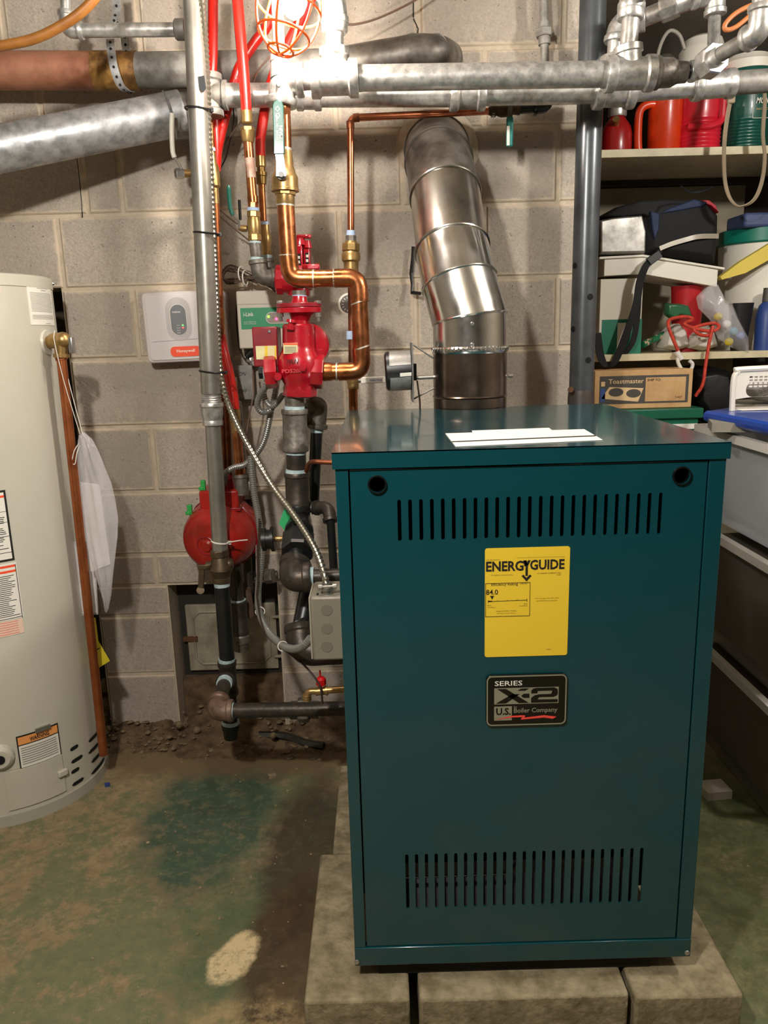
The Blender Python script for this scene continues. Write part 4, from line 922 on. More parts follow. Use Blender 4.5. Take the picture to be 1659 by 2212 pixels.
for nm, zoff0, zoff1, inset, m in (('tray_side', -.062, -.004, .02, offw), ('tray_rim', -.006, .002, 0, offw)):
    mb = MB()
    fr = [p+V((inset if i == 0 else (-inset if i == 2 else 0), inset*.4, 0)) for i, p in enumerate(A)]
    vs = []
    for p in fr: vs += [p+V((0, 0, zoff0)), p+V((0, 0, zoff1)), p+V((0, .22, zoff1)), p+V((0, .22, zoff0))]
    fs = [(3, 2, 1, 0), (8, 9, 10, 11)]
    for i in (0, 1):
        for k in range(4): fs.append((4*i+k, 4*i+(k+1) % 4, 4*i+4+(k+1) % 4, 4*i+4+k))
    mb.add(vs, fs).build(nm, m, t, bev=.002, smooth=False)
t = thing('cooler_bag', 'black and blue soft cooler backpack with silver side panel on the tray', 'bag', U(1420, 575, IY))
bagb = mat('black nylon', '#050506', .8, 0, (25, '#0a0a0d', .4, .7)); bagbl = mat('navy nylon', '#16264a', .7, 0, (25, '#101a33', .4, .7)); bsil = mat('silver foil lining', '#c4c0b8', .28, .6, (10, '#6a675f', .35, .65))
def puff(name, pts, Ya, Yb, m, par, inset=.80, bulge=.02):
    P = [U(x, y, Ya) for x, y in pts]; n = len(P); c = sum(P, V())/n; k = (Yb-Ya)
    fr = [c.lerp(p, inset)+V((0, -bulge, 0)) for p in P]; bk = [p+V((0, k, 0)) for p in P]
    mid = [p+V((0, .01, 0)) for p in P]
    fs = [tuple(range(n-1, -1, -1))]
    for a in (0, n, 2*n):
        if a < 2*n: fs += [(a+i, a+(i+1) % n, a+n+(i+1) % n, a+n+i) for i in range(n)]
    fs += [tuple(range(2*n, 3*n))]
    return MB().add(fr+mid+bk, fs).build(name, m, par, bev=.004, ang=60)
puff('bag_body', [(1392, 470), (1410, 440), (1440, 433), (1505, 432), (1530, 438), (1552, 465), (1551, 520), (1545, 568), (1470, 556), (1393, 548)], IY+.0, IY+.19, bagb, t)
puff('bag_top', [(1296, 468), (1330, 448), (1380, 434), (1440, 430), (1500, 432), (1480, 448), (1430, 460), (1400, 470), (1390, 464), (1340, 470)], IY-.004, IY+.18, bagb, t, .9, .006)
puff('blue_panel', [(1425, 462), (1440, 452), (1500, 430), (1530, 436), (1518, 446), (1470, 455)], IY-.022, IY+.02, bagbl, t, .95, .004)
puff('blue_side', [(1405, 455), (1425, 460), (1424, 495), (1414, 520), (1408, 490)], IY-.022, IY+.02, bagbl, t, .95, .004)
puff('red_pocket', [(1508, 433), (1530, 432), (1545, 443), (1553, 460), (1548, 455), (1535, 444)], IY-.012, IY+.1, mat('red nylon', '#a0182a', .6), t, .95, .004)
puff('silver_panel', [(1293, 476), (1320, 470), (1388, 464), (1396, 500), (1395, 548), (1293, 550)], IY-.003, IY+.15, bsil, t, .93, .012)
ribbon('reflective_strip', PX([(1425, 537, IY-.035), (1450, 527, IY-.035), (1480, 518, IY-.035), (1510, 511, IY-.035), (1552, 510, IY-.02)]), (0, 0, .008), mat('reflective tape', '#b7b1a6', .25, .7), t)
ribbon('shoulder_strap', PX([(1428, 540, IY-.03), (1412, 555, IY-.04), (1395, 575, SY-.012), (1382, 610, SY-.012), (1374, 660, SY-.012), (1355, 715, SY-.012), (1338, 760, SY-.012), (1325, 785, SY-.012), (1310, 790, SY-.012), (1298, 770, SY-.012), (1290, 720, SY-.012)]), (.014, .004, 0), bagb, t)
ribbon('shoulder_strap', PX([(1380, 620, IY-.045), (1376, 690, IY-.045), (1366, 740, IY-.045), (1345, 770, IY-.045)]), (.011, .004, 0), bagb, t)
MB().obox(U(1413, 557, IY-.055), (.020, 0, .014), (-.008, 0, .011), (0, .008, 0)).build('buckle', blackp, t, bev=.002)
# stored odds and ends below the tray
t = thing('red_bucket', 'small red plastic container tucked under the tray', 'container', U(1480, 740, IY+.1)); zz = s2
MB().lathe((U(1485, 650, IY+.09).x, IY+.09, s2), (U(1485, 650, IY+.09).x, IY+.09, U(1485, 618, IY+.09).z), [(0, .045), (.95, .058), (1, .06)], 20).build('body', mat('plain red plastic', '#b01a22', .4), t)
tag(puff('green_wrapper', [(1440, 655), (1470, 655), (1490, 660), (1498, 685), (1470, 680), (1455, 690), (1440, 680)], IY+.01, IY+.04, mat('green foil wrapper', '#1f5a38', .3, coat=.5), None, .8, .006), 'crumpled green foil wrapper below the tray', 'wrapper')
tag(MB().tube([U(1388, 752, IY+.01)+V((0, 0, .012)), U(1436, 722, IY+.06)], .012, 10).build('gift_wrap_roll', mat('green wrapping paper', '#12603c', .5, 0, (60, '#b99a80', .55, .62))), 'roll of green patterned wrapping paper lying on the shelf', 'paper roll')
for x0, x1, lbl in ((1430, 1492, 'crumpled white paper bag on the left under the orange cord'), (1490, 1553, 'crumpled white paper bag on the right under the orange cord')):
    m_ = (x0+x1)/2; tag(puff('paper_bag', [(x0, 752), (x0+6, 725), (m_-6, 705), (m_+8, 698), (x1-8, 715), (x1, 748), (m_, 757)], IY+.015, IY+.09, mat('white paper bag', '#c9c2b6', .7, 0, None, (25, .8)), None, .7, .02), lbl, 'paper bag')
cord = mat('orange rope sheath', '#c8402a', .55, 0, (90, '#a83020', .4, .6))
t = thing('bungee_cord', 'orange red bungee cord coiled on the shelf edge with a hanging hook', 'bungee cord', U(1490, 800, IY-.06))
by2 = IY-.07
MB().tube(crom(PX([(1468, 765, by2), (1455, 735, by2), (1444, 705, by2), (1448, 690, by2+.02), (1480, 684, by2+.03), (1496, 690, by2+.03), (1478, 700, by2), (1510, 712, by2), (1540, 715, by2), (1553, 706, by2), (1540, 698, by2+.02), (1500, 708, by2), (1510, 722, by2-.005), (1530, 724, by2), (1540, 705, by2-.01), (1532, 740, by2-.01), (1524, 790, by2-.01), (1518, 830, by2-.01), (1502, 856, by2)]), 6), .0058, 10).build('cord', cord, t)
hk = PX([(1466, 765, by2), (1464, 780, by2), (1472, 797, by2), (1482, 803, by2), (1493, 797, by2), (1496, 786, by2), (1489, 779, by2)])
MB().tube(crom(hk, 6), .0062, 10).build('hook', mat('milky nylon', '#d8d4cc', .35), t)
MB().lathe(U(1461, 760, by2), U(1472, 776, by2), [(0, .011), (1, .010)], 14).build('ferrule', MATS['milky nylon'], t)
t = thing('plastic_film_bag', 'crumpled clear plastic bag with colourful packets hanging over the shelf edge', 'plastic bag', U(1590, 760, IY-.06))
puff('film', [(1515, 640), (1535, 620), (1553, 612), (1560, 640), (1585, 655), (1600, 690), (1620, 730), (1622, 766), (1590, 750), (1562, 730), (1545, 690), (1520, 665)], IY-.06, IY-.01, bagm, t, .6, .02)
for k, (x_, y_, cc) in enumerate(((1551, 684, '#c9b62a'), (1570, 700, '#d8d6cc'), (1585, 715, '#2a7f9a'), (1600, 725, '#3a59a0'), (1575, 738, '#c9b62a'))):
    MB().ball(U(x_, y_, IY-.04), .016, .01, .014, 8, 6).build('packet', mat('packet %d' % k, cc, .4), t)
# bucket with green lid, yellow strip and bottles at the right end
t = thing('white_bucket', 'white plastic bucket with teal green lid at the right end of the shelf', 'bucket', (U(1640, 650, 2.99).x, 2.99, s2))
bx_ = U(1645, 600, 2.99).x; br = U(1645, 600, 2.99).x-U(1552, 600, 2.99).x
MB().lathe((bx_, 2.99, s2), (bx_, 2.99, U(1640, 520, 2.99).z), [(0, br*.84), (1, br*.98)], 36).build('body', offw, t)
MB().lathe((bx_, 2.99, U(1640, 531, 2.99).z), (bx_, 2.99, U(1640, 498, 2.99).z), [(0, br*1.0), (.1, br*1.03), (.9, br*1.03), (1, br*.95)], 36).build('lid', mat('teal green lid', '#0c6d5a', .4), t)
tag(MB().box(U(1583, 490, 2.93).x, 1.55, 2.84, 2.99, U(1640, 497, 2.93).z, U(1640, 466, 2.93).z).build('blue_case', mat('dusty blue plastic', '#3d4a70', .5), bev=.01), 'dusty blue plastic case lying on the green bucket lid', 'case')
P = [U(x, y, 2.80) for x, y in ((1556, 598), (1600, 565), (1665, 525), (1700, 508), (1700, 545), (1660, 562), (1610, 590), (1560, 604))]
tag(MB().add(P+[p+V((0, .03, 0)) for p in P], [tuple(range(7, -1, -1)), tuple(range(8, 16))]+[(i, (i+1) % 8, 8+(i+1) % 8, 8+i) for i in range(8)]).build('yellow_cloth', mat('pale yellow cloth', '#cdb84e', .7), smooth=False), 'pale yellow folded strip slanting across the white bucket', 'cloth')
t = thing('spray_bottle', 'blue plastic bottle standing at the right end of the middle shelf', 'bottle', (U(1652, 740, 2.80).x, 2.80, s2)); bx2 = U(1652, 740, 2.80).x
MB().lathe((bx2, 2.80, s2), (bx2, 2.80, U(1650, 650, 2.80).z), [(0, .036), (.7, .038), (.9, .03), (1, .015)], 20).build('body', mat('deep blue plastic', '#2b4480', .4), t)
MB().lathe((bx2, 2.80, U(1650, 652, 2.80).z), (bx2, 2.80, U(1650, 622, 2.80).z), [(0, .02), (1, .018)], 16).build('cap', mat('grey plastic cap', '#4d4c46', .5), t)
tag(MB().lathe((U(1598, 700, 2.80).x, 2.80, s2), (U(1598, 700, 2.80).x, 2.80, U(1598, 655, 2.80).z), [(0, .025), (1, .042)], 20).build('black_pot', blackp), 'black tapered plastic pot behind the clear bag', 'pot')
tag(MB().tube(crom(PX([(1470, 402, 3.1), (1490, 414, 3.1), (1515, 413, 3.1), (1540, 403, 3.1)]), 6), .004, 8).build('grey_cable', mat('grey blue cable', '#8088a0', .5)), 'grey blue cable sagging under the upper shelf', 'cable')
# --- below: carton, totes, basket
t = thing('hot_plate_carton', 'long brown cardboard carton printed with a double hot plate', 'carton', U(1385, 882, 2.66))
cy_ = 2.66; c0, c1 = U(1283, 876, cy_), U(1493, 876, cy_); zb2, zt2 = U(1390, 882, cy_).z, U(1390, 799, cy_).z
MB().box(c0.x, c1.x, cy_, cy_+.22, zb2, zt2).build('carton_body', cardb, t, bev=.002)
cw, chh = c1.x-c0.x, zt2-zb2; cq = lambda x, y: V((c0.x+x*cw, cy_-.0006, zb2+y*chh)); cq2 = lambda x, y: cq(x, y)+V((0, -.0006, 0))
quad(MB(), [cq(.05, .13), cq(.96, .13), cq(.96, .86), cq(.05, .86)]).build('dark_print', cardi, t)
quad(MB(), [cq2(.52, .18), cq2(.93, .18), cq2(.93, .80), cq2(.52, .80)]).build('address_panel', cardb, t)
quad(MB(), [cq2(.06, .2), cq2(.11, .2), cq2(.11, .55), cq2(.06, .55)]).build('blue_print', bluei, t)
text('Toastmaster', cq2(.14, .66), X1, Z1, cw*.36, chh*.12, mat('carton cream', '#d9b98a', .8), t, bold=.01); text('SHIP TO:', cq2(.535, .70), X1, Z1, cw*.14, chh*.07, cardi, t, bold=.02); text('5407', cq2(.83, .24), X1, Z1, cw*.07, chh*.06, cardi, t)
mb = MB(); cc_ = MATS['carton cream']
quad(mb, [cq2(.065, .60), cq2(.105, .60), cq2(.105, .72), cq2(.065, .72)]); quad(mb, [cq2(.07, .28), cq2(.45, .18), cq2(.50, .53), cq2(.15, .58)]); mb.build('hot_plate_print', cc_, t)
for ux in (.22, .40): flat('burner_print', [(cw*.075*math.cos(a*.3), chh*.11*math.sin(a*.3)) for a in range(21)], [], cq2(ux, .44 if ux < .3 else .40)+V((0, -.0006, 0)), X1, Z1, .0004, cardi, t)
t = thing('green_tote', 'dark green lidded storage tote beneath the brown carton', 'tote', (.98, 2.8, s3))
ztt = zb2-.001; gx0, gx1 = U(1270, 900, 2.63).x, U(1520, 900, 2.63).x
gt = mat('green tote plastic', '#145c44', .4)
MB().box(gx0, gx1, 2.63, 2.98, ztt-.035, ztt).build('lid', gt, t, bev=.004)
MB().box(gx0+.012, gx1-.012, 2.642, 2.968, s3, ztt-.035).build('tub', gt, t, bev=.004)
zl = U(1450, 920, 2.64).z; MB().box(gx0+.15, gx1-.015, 2.638, 2.642, zl-.012, zl+.006).build('white_label', white, t)
tag(puff('black_bag', [(1500, 800), (1540, 792), (1575, 800), (1590, 850), (1580, 905), (1530, 915), (1500, 870)], 2.79, 3.0, mat('black sack', '#08080a', .5, 0, None, (18, .8)), None, .7, .03), 'black plastic sack in the dark gap right of the brown carton', 'sack')
# clear bins
BXL = .952
def bin_(z0, z1, x0, y0, y1, label, lid=None, fill=None, wob=0):
    t = thing('storage_bin', label, 'storage bin', (x0+.25, (y0+y1)/2, z0), 'clear storage bins')
    x1 = x0+.50; ti = .035; h_ = z1-z0
    vs = []
    for z, i in ((z0, ti), (z1-.03, .008)):
        vs += [(x0+i, y0+i, z), (x1-i, y0+i, z), (x1-i, y1-i, z), (x0+i, y1-i, z)]
    th = .0025
    for z, i in ((z1-.03, .008+th), (z0+th, ti+th)):
        vs += [(x0+i, y0+i, z), (x1-i, y0+i, z), (x1-i, y1-i, z), (x0+i, y1-i, z)]
    fs = [(3, 2, 1, 0)]
    for a in (0, 4, 8): fs += [(a+k, a+(k+1) % 4, a+4+(k+1) % 4, a+4+k) for k in range(4)]
    fs += [(12, 13, 14, 15)]
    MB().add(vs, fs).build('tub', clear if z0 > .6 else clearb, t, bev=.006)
    ring = flat('rim', rrect(x1-x0+.02, y1-y0+.02, .03, 4, ((x0+x1)/2, (y0+y1)/2)), [rrect(x1-x0-.02, y1-y0-.02, .02, 4, ((x0+x1)/2, (y0+y1)/2))], (0, 0, z1-.02), X1, Y1, .022, clearw, t)
    if fill:
        MB().box(x0+.05, x1-.05, y0+.05, y1-.05, z0+.006, z0+h_*fill[0]).build('contents', fill[1], t, bev=.03)
    return t
grey_f = mat('grey blanket', '#6b6a66', .95, 0, (6, '#8d8a82', .4, .7), (20, .8))
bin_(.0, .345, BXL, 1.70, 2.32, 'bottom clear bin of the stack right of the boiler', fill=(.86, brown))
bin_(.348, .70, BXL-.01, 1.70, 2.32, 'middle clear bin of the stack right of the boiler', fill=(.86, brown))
b3 = bin_(.703, .985, BXL-.005, 1.66, 2.30, 'top clear bin of the stack right of the boiler', fill=(.72, grey_f))
t = thing('bin_cover', 'bright blue plastic bin lid lying askew on the top bin', 'bin lid', (BXL+.2, 1.95, .99))
P = [U(1528, 905, 2.16), U(1700, 985, 1.82), U(1860, 960, 1.9), U(1640, 885, 2.35)]
for p in P: p.z = max(p.z, .985)
zl_ = [.995, .990, .99, .995]; P = [V((p.x, p.y, z_)) for p, z_ in zip(P, zl_)]
MB().add(P+[p+V((0, 0, .035)) for p in P], [(3, 2, 1, 0), (4, 5, 6, 7)]+[(i, (i+1) % 4, 4+(i+1) % 4, 4+i) for i in range(4)]).build('lid_plate', bluel, t, bev=.006)
MB().tube([P[0]+V((0, -.004, .02)), P[1]+V((0, -.004, .02))], .016, 10).build('lid_lip', bluel, t)
t = thing('laundry_basket', 'white plastic laundry basket with perforated rim standing on the bins', 'basket', U(1640, 905, 2.1))
ky = 2.14; bz0, bz1 = 1.03, U(1620, 797, ky).z; bx0 = U(1581, 850, ky).x; bx1 = bx0+.42
out_ = rrect(bx1-bx0, bz1-bz0, .03, 5, ((bx0+bx1)/2, (bz0+bz1)/2)); hs = []
hw = .052
hs.append([(bx0+.03+q_[0], bz0+.035+q_[1]) for q_ in rrect(.075, .04, .018, 4, (.045, .022))])
for i in range(9):
    for j in range(4): hs.append([(bx0+.045+i*.0135+a, bz1-.02-j*.0085+b) for a, b in ((0, 0), (.0095, 0), (.0095, -.0045), (0, -.0045))])
wp = mat('white basket plastic', '#dcd7ca', .4)
flat('front_wall', out_, hs, (0, ky, 0), X1, Z1, .004, wp, t)
MB().tube(crom([V((bx0+.004, ky, bz0)), V((bx0+.002, ky, bz1-.03)), V((bx0+.012, ky, bz1-.008)), V((bx0+.04, ky, bz1)), V((bx1, ky, bz1+.004))], 5), .008, 8).build('rim', wp, t)
MB().prism([(0, 0), (.004, 0), (.144, .28), (.14, .28)], V((bx0, ky, bz0)), X1, Y1, V((0, 0, bz1-bz0-.02))).build('side_wall', wp, t); MB().prism([(0, 0), (.42, 0), (.42, .28), (.14, .28)], V((bx0, ky, bz0)), X1, Y1, V((0, 0, .004))).build('bottom', wp, t)
MB().ball(((bx0+bx1)/2, ky+.13, bz0+.05), .13, .09, .045).build('laundry', grey_f, t)
tag(MB().obox(U(1640, 918, 2.05), (.12, -.03, 0), (.02, .06, 0), (0, 0, .012)).build('paper_stack', mat('old newspaper', '#8e887a', .8, 0, (4, '#6c675c', .4, .7))), 'stack of old newspapers under the laundry basket', 'newspapers')
# ------------------------------------------------------------------ overhead pipe work
FM, RM, RU, PO = 1.93, 2.13, 2.24, 2.06
t = thing('supply_manifold', 'thick front galvanized pipe crossing the top with tees and elbow', 'pipe', U(700, 170, FM))
seg('pipe', (764, 169, FM), (1322, 160, FM), 26, galv, t, 28)
turn('pipe_thread', (768, 169, FM), (782, 169, FM), [(0, 27.5), (1, 26.5)], galv, t); turn('pipe_thread', (1300, 161, FM), (1312, 161, FM), [(0, 26.5), (1, 27.5)], galv, t)
tee('tee', (672, 172, FM), (774, 169, FM), (724, 170, FM), (722, 105, FM), 33, galv, t, 1.16, rb=28)
seg('nipple', (722, 110, FM), (724, 55, FM), 19, galv, t); turn('collar', (723, 72, FM), (723, 48, FM), [(0, 25), (.2, 28), (.9, 28), (1, 26)], galv, t)
elbow('elbow', (724, 52, FM), (722, 5, FM), (690, -40, FM-.05), 27, galv, t, 1.12)
seg('nipple', (645, 173, FM), (680, 172, FM), 21, galv, t)
elbow('elbow', (655, 173, FM), (611, 174, FM), (607, 228, FM), 29, galv, t, 1.2, .95)
turn('elbow_port', (609, 168, FM), (602, 118, FM), [(0, 26), (.55, 22), (.7, 20), (.72, 21), (1, 20)], galv, t); seg('riser', (603, 125, FM), (596, -60, FM), 13, galv, t)
for x_, y_ in ((602, 183), (727, 162)):
    MB().lathe(U(x_, y_, FM-.037), U(x_, y_, FM-.028), [(0, .004), (1, .006)], 8).build('casting_mark', galv, t)
tee('tee', (1308, 161, FM), (1412, 158, FM), (1360, 160, FM), (1357, 100, FM), 32, galv, t, 1.14, rb=27)
seg('nipple', (1357, 108, FM), (1363, 40, FM), 19, galv, t); turn('collar', (1361, 42, FM), (1363, 18, FM), [(0, 27), (.2, 29), (1, 28)], galv, t)
elbow('elbow', (1363, 22, FM), (1367, -14, FM), (1400, -40, FM-.05), 27, galv, t, 1.1)
turn('reducer', (1412, 158, FM), (1482, 156, FM), [(0, 33), (.12, 34), (.2, 30), (.55, 29), (.75, 22), (1, 21)], irong, t); seg('nipple', (1478, 156, FM), (1495, 154, FM), 14, blackp, t)
elbow('elbow', (1490, 155, FM), (1510, 152, FM), (1527, 140, FM-.03), 19, galv, t, 1.15)
hexn('union_nut', (1524, 142, FM-.03), (1548, 124, FM-.07), 32, galv, t, 8); turn('union_body', (1516, 148, FM-.02), (1560, 115, FM-.09), [(0, 20), (.4, 22), (1, 19)], galv, t)
seg('pipe', (1552, 120, FM-.08), (1625, 78, FM-.16), 16, galvo, t); elbow('elbow', (1612, 85, FM-.15), (1640, 70, FM-.18), (1645, 12, FM-.18), 24, galv, t, 1.15); seg('pipe', (1645, 20, FM-.18), (1650, -60, FM-.18), 20, galv, t)
t = thing('return_manifold', 'second galvanized pipe running just behind and below the front manifold', 'pipe', U(900, 207, RM))
seg('pipe', (470, 206, RM), (985, 205, RM), 24, galv, t, 28); seg('pipe', (1035, 204, RM), (1305, 199, RM), 23, galv, t, 24)
tee('tee', (452, 160, RM), (458, 252, RM), (456, 206, RM), (492, 206, RM), 22, galvo, t, 1.2, rb=25)
tee('tee', (972, 205, RM), (1048, 204, RM), (1010, 205, RM), (1010, 150, RM), 29, galv, t, 1.15)
turn('coupling', (640, 207, RM), (694, 207, RM), [(0, 28), (.03, 30), (.25, 30), (.3, 27), (.7, 27), (.75, 30), (.97, 30), (1, 28)], galv, t); turn('plug', (667, 222, RM), (667, 236, RM), [(0, 15), (.6, 15), (.6, 8), (1, 7)], galvd, t, 8)
tee('tee', (1284, 199, RM), (1370, 197, RM), (1330, 198, RM), (1328, 120, RM), 31, galv, t, 1.15, rb=28)
seg('nipple', (1329, 130, RM), (1332, 60, RM), 18, galv, t); elbow('elbow', (1331, 92, RM), (1338, 52, RM), (1392, 38, RM-.02), 24, galv, t, 1.14)
seg('pipe', (1385, 41, RM-.02), (1432, 22, RM-.05), 18, galv, t); hexn('union_nut', (1426, 24, RM-.05), (1466, 8, RM-.07), 25, galv, t, 8); seg('pipe', (1462, 10, RM-.07), (1500, -6, RM-.1), 20, galv, t)
elbow('elbow', (1495, -4, RM-.1), (1545, -12, RM-.1), (1545, 32, RM-.1), 21, galv, t, 1.12)
seg('riser', (1544, 22, RM-.1), (1540, 150, RM-.02), 13, galv, t)
seg('pipe', (1365, 197, RM), (1505, 187, RM), 22, galv, t); tee('tee', (1497, 187, RM), (1585, 180, RM), (1540, 184, RM), (1540, 130, RM), 27, galv, t, 1.12, rb=20); seg('pipe', (1580, 180, RM), (1720, 170, RM), 24, galvo, t)
t = thing('rusty_drain_pipe', 'old pipe with rusty left half and grey right half high on the wall', 'pipe', U(200, 155, RU))
seg('rusty_section', (-120, 152, RU), (297, 153, RU), 38, rusty, t, 32); seg('grey_section', (296, 153, RU), (770, 145, RU), 36, galvo, t, 32)
turn('stained_band', (205, 153, RU), (299, 153, RU), [(0, 38.3), (1, 38.3)], mat('ochre stain', '#9a7238', .55, .3, (22, '#5c3d1c', .42, .6)), t, 32)
P = PX([(700, 150, RU), (800, 132, RU), (860, 122, RU), (905, 115, RU), (945, 118, 2.26), (965, 126, 2.36)])
MB().tube(crom(P, 6), rpx((860, 122, RU), 37), 32).build('elbow', fluew, t, ang=60)
for x_, y_, Y_ in ((888, 116, RU), (938, 116, 2.255)):
    c = U(x_, y_, Y_); d = (U(x_+8, y_+1.5, Y_+.012)-c).normalized(); MB().lathe(c-d*.004, c+d*.004, [(0, .044), (.5, .0475), (1, .044)], 32).build('seam_bead', galvd, t)
t = thing('vent_duct', 'wide dull galvanized vent duct sloping up across the upper left', 'duct', U(200, 280, 2.12))
A, B = U(-150, 352, 2.03), U(395, 243, 2.215); rr_ = rpx((200, 280, 2.1), 47)
MB().lathe(A, B, [(0, rr_), (1, rr_)], 40).build('duct_section', galvd, t); 
d = (B-A).normalized(); MB().lathe(B-d*.035, B+V((.10, .10, .01)), [(0, rr_+.002), (.25, rr_+.002), (1, rr_*.96)], 40).build('end_elbow', fluew, t)
ring = MB().lathe(B-d*.04, B-d*.032, [(0, rr_), (.5, rr_+.004), (1, rr_)], 40).build('seam_bead', galvd, t)
t = thing('small_galvanized_pipe', 'thin galvanized pipe with elbow near the upper left corner', 'pipe', U(260, 65, 2.12))
seg('pipe', (168, 66, 2.12), (380, 64, 2.12), 14, galv, t); elbow('elbow', (178, 66, 2.12), (146, 66, 2.12), (143, 25, 2.12), 16, galv, t, 1.15); seg('riser', (143, 40, 2.12), (140, -50, 2.12), 11, galv, t); turn('collar', (378, 64, 2.12), (400, 64, 2.12), [(0, 18), (.15, 21), (1, 21)], galvo, t)
for k, (pts, lbl) in enumerate(((PX([(248, -40, 2.19), (252, 20, 2.185), (247, 45, 2.17), (262, 52, 2.17)]), 'perforated steel strap hanging down to the thin pipe'), (PX([(268, 52, 2.215), (270, 85, 2.215), (273, 112, 2.215)]), 'dark perforated strap between thin pipe and rusty pipe'), (PX([(238, 85, 2.19), (240, 110, 2.175), (246, 145, 2.165), (258, 180, 2.175), (272, 196, 2.19), (284, 199, 2.215)]), 'perforated steel strap wrapped round the rusty pipe'))):
    s_ = thing('hanger_strap', lbl, 'strap', pts[-1], 'perforated hanger straps')
    ribbon('band', pts, (.0105, 0, 0), galvd, s_, .0009)
    Q = crom(pts, 7)
    for q in Q[2::4]: MB().lathe(q+V((0, -.0025, 0)), q+V((0, .0025, 0)), [(0, .0034), (1, .0034)], 10).build('hole', black, s_)
t = thing('tan_cable', 'thick tan cable curving down across the upper left corner', 'cable', U(0, 100, 1.9))
MB().tube(crom(PX([(-80, 118, 1.9), (0, 100, 1.9), (70, 85, 1.9), (130, 57, 1.9), (185, 18, 1.9), (240, -50, 1.9)]), 8), rpx((70, 85, 1.9), 10.5), 14).build('sheath', cable, t)
t = thing('orange_cable_loop', 'loop of orange sheathed cable at the upper right corner', 'cable', U(1570, 60, 1.9))
MB().tube(crom(PX([(1720, -30, 1.85), (1650, 0, 1.85), (1595, 25, 1.85), (1568, 50, 1.85), (1568, 64, 1.85), (1590, 58, 1.85), (1640, 20, 1.85), (1720, -20, 1.85)]), 7), rpx((1600, 30, 1.85), 5), 10).build('sheath', mat('orange sheath', '#b06a38', .5), t)
t = thing('wall_conduit', 'slim grey pipe with union nut coming down the wall beside the column', 'pipe', U(1177, 135, 2.29))
seg('pipe', (1172, -40, 2.29), (1176, 60, 2.29), 9, galvo, t); hexn('union_nut', (1175, 62, 2.29), (1175, 80, 2.29), 19, galvo, t, 6); turn('union_end', (1175, 48, 2.29), (1176, 97, 2.29), [(0, 12), (1, 13)], galvo, t); seg('pipe', (1176, 95, 2.29), (1177, 140, 2.29), 9, galvo, t)
tag(wire('brown_wire', [(745, 52, 2.20), (770, 52, 2.22), (815, 40, 2.25), (880, 10, 2.27), (930, -20, 2.28)], 2.6, wirem), 'brown wire running up from the front manifold', 'wire')

# ------------------------------------------------------------------ gas riser
t = thing('gas_pipe', 'tall pale grey gas riser with shutoff cock and black iron drip leg', 'gas pipe', U(498, 1590, PO))
seg('riser', (416, -40, PO), (457, 850, PO), 22.5, mat('satin grey pipe', '#a9a69c', .34, .7, (12, '#8c897f', .4, .7)), t, 28)
turn('threaded_end', (456, 848, PO), (458, 872, PO), [(0, 22), (.1, 20), (.2, 22), (.3, 20), (.4, 22), (.5, 20), (.6, 22), (.7, 20), (.8, 22), (1, 20)], galv, t)
turn('reducing_coupling', (457, 869, PO), (460, 919, PO), [(0, 25), (.03, 26), (.17, 26), (.22, 24), (.5, 24), (.76, 21), (.80, 22), (.97, 22), (1, 20)], galv, t)
seg('pipe', (460, 918, PO), (476, 1192, PO), 17, mat('satin grey pipe', '#a9a69c', .34), t, 24)
gb = mat('weathered bronze', '#6b5c45', .45, .6, (30, '#45392a', .4, .7))
hexn('cock_nut', (474, 1187, PO), (476, 1202, PO), 21, gb, t, 8); turn('cock_body', (476, 1200, PO), (479, 1257, PO), [(0, 17), (.2, 21), (.5, 26), (.7, 21), (.8, 18), (.82, 20), (1, 19)], gb, t)
turn('cock_plug', (503, 1217, PO), (446, 1222, PO), [(0, 10), (.1, 13), (.8, 12), (.82, 9), (1, 9)], gb, t, 14)
hp = PX([(436, 1228, PO), (434, 1270, PO)]); MB().obox((hp[0]+hp[1])/2, (.008, 0, 0), (0, .004, 0), (hp[1]-hp[0])/2).build('lever', gb, t, bev=.002)
MB().obox(U(440, 1225, PO), (.016, 0, 0), (0, .005, 0), (0, 0, .007)).build('lever', gb, t, bev=.002); MB().lathe(U(433, 1275, PO-.005), U(433, 1275, PO+.005), [(0, .011), (1, .011)], 16).build('lever_eye', gb, t)
turn('thread_tape', (479, 1256, PO), (480, 1266, PO), [(0, 17), (1, 17)], tape, t)
seg('drop_pipe', (479, 1258, PO), (491, 1428, PO), 16.5, ironb, t, 20)
turn('thread_tape', (490, 1422, PO), (490, 1431, PO), [(0, 18), (1, 18)], tape, t)
tee('tee', (490, 1428, PO), (496, 1500, PO), (490, 1462, PO), (486, 1475, PO-.06), 18, iron, t, 1.12, rb=18)
seg('drip_leg', (495, 1495, PO), (498, 1570, PO), 16, ironb, t); turn('drip_cap', (498, 1560, PO), (499, 1594, PO), [(0, 19), (.25, 20), (.6, 16), (1, 15)], ironb, t); turn('thread_tape', (498, 1556, PO), (498, 1566, PO), [(0, 18), (.5, 20), (1, 18)], tape, t)
turn('thread_tape', (486, 1473, PO-.06), (484, 1478, PO-.075), [(0, 17), (1, 17)], tape, t)
seg('nipple', (485, 1476, PO-.065), (472, 1520, PO-.16), 15, iron, t)
GY = PO-.19
elbow('elbow', (474, 1512, PO-.145), (468, 1536, GY), (503, 1535, GY), 22, ironr, t, 1.12, .95)
seg('horizontal_pipe', (495, 1535, GY), (770, 1530, 1.84), 16, iron, t, 20)
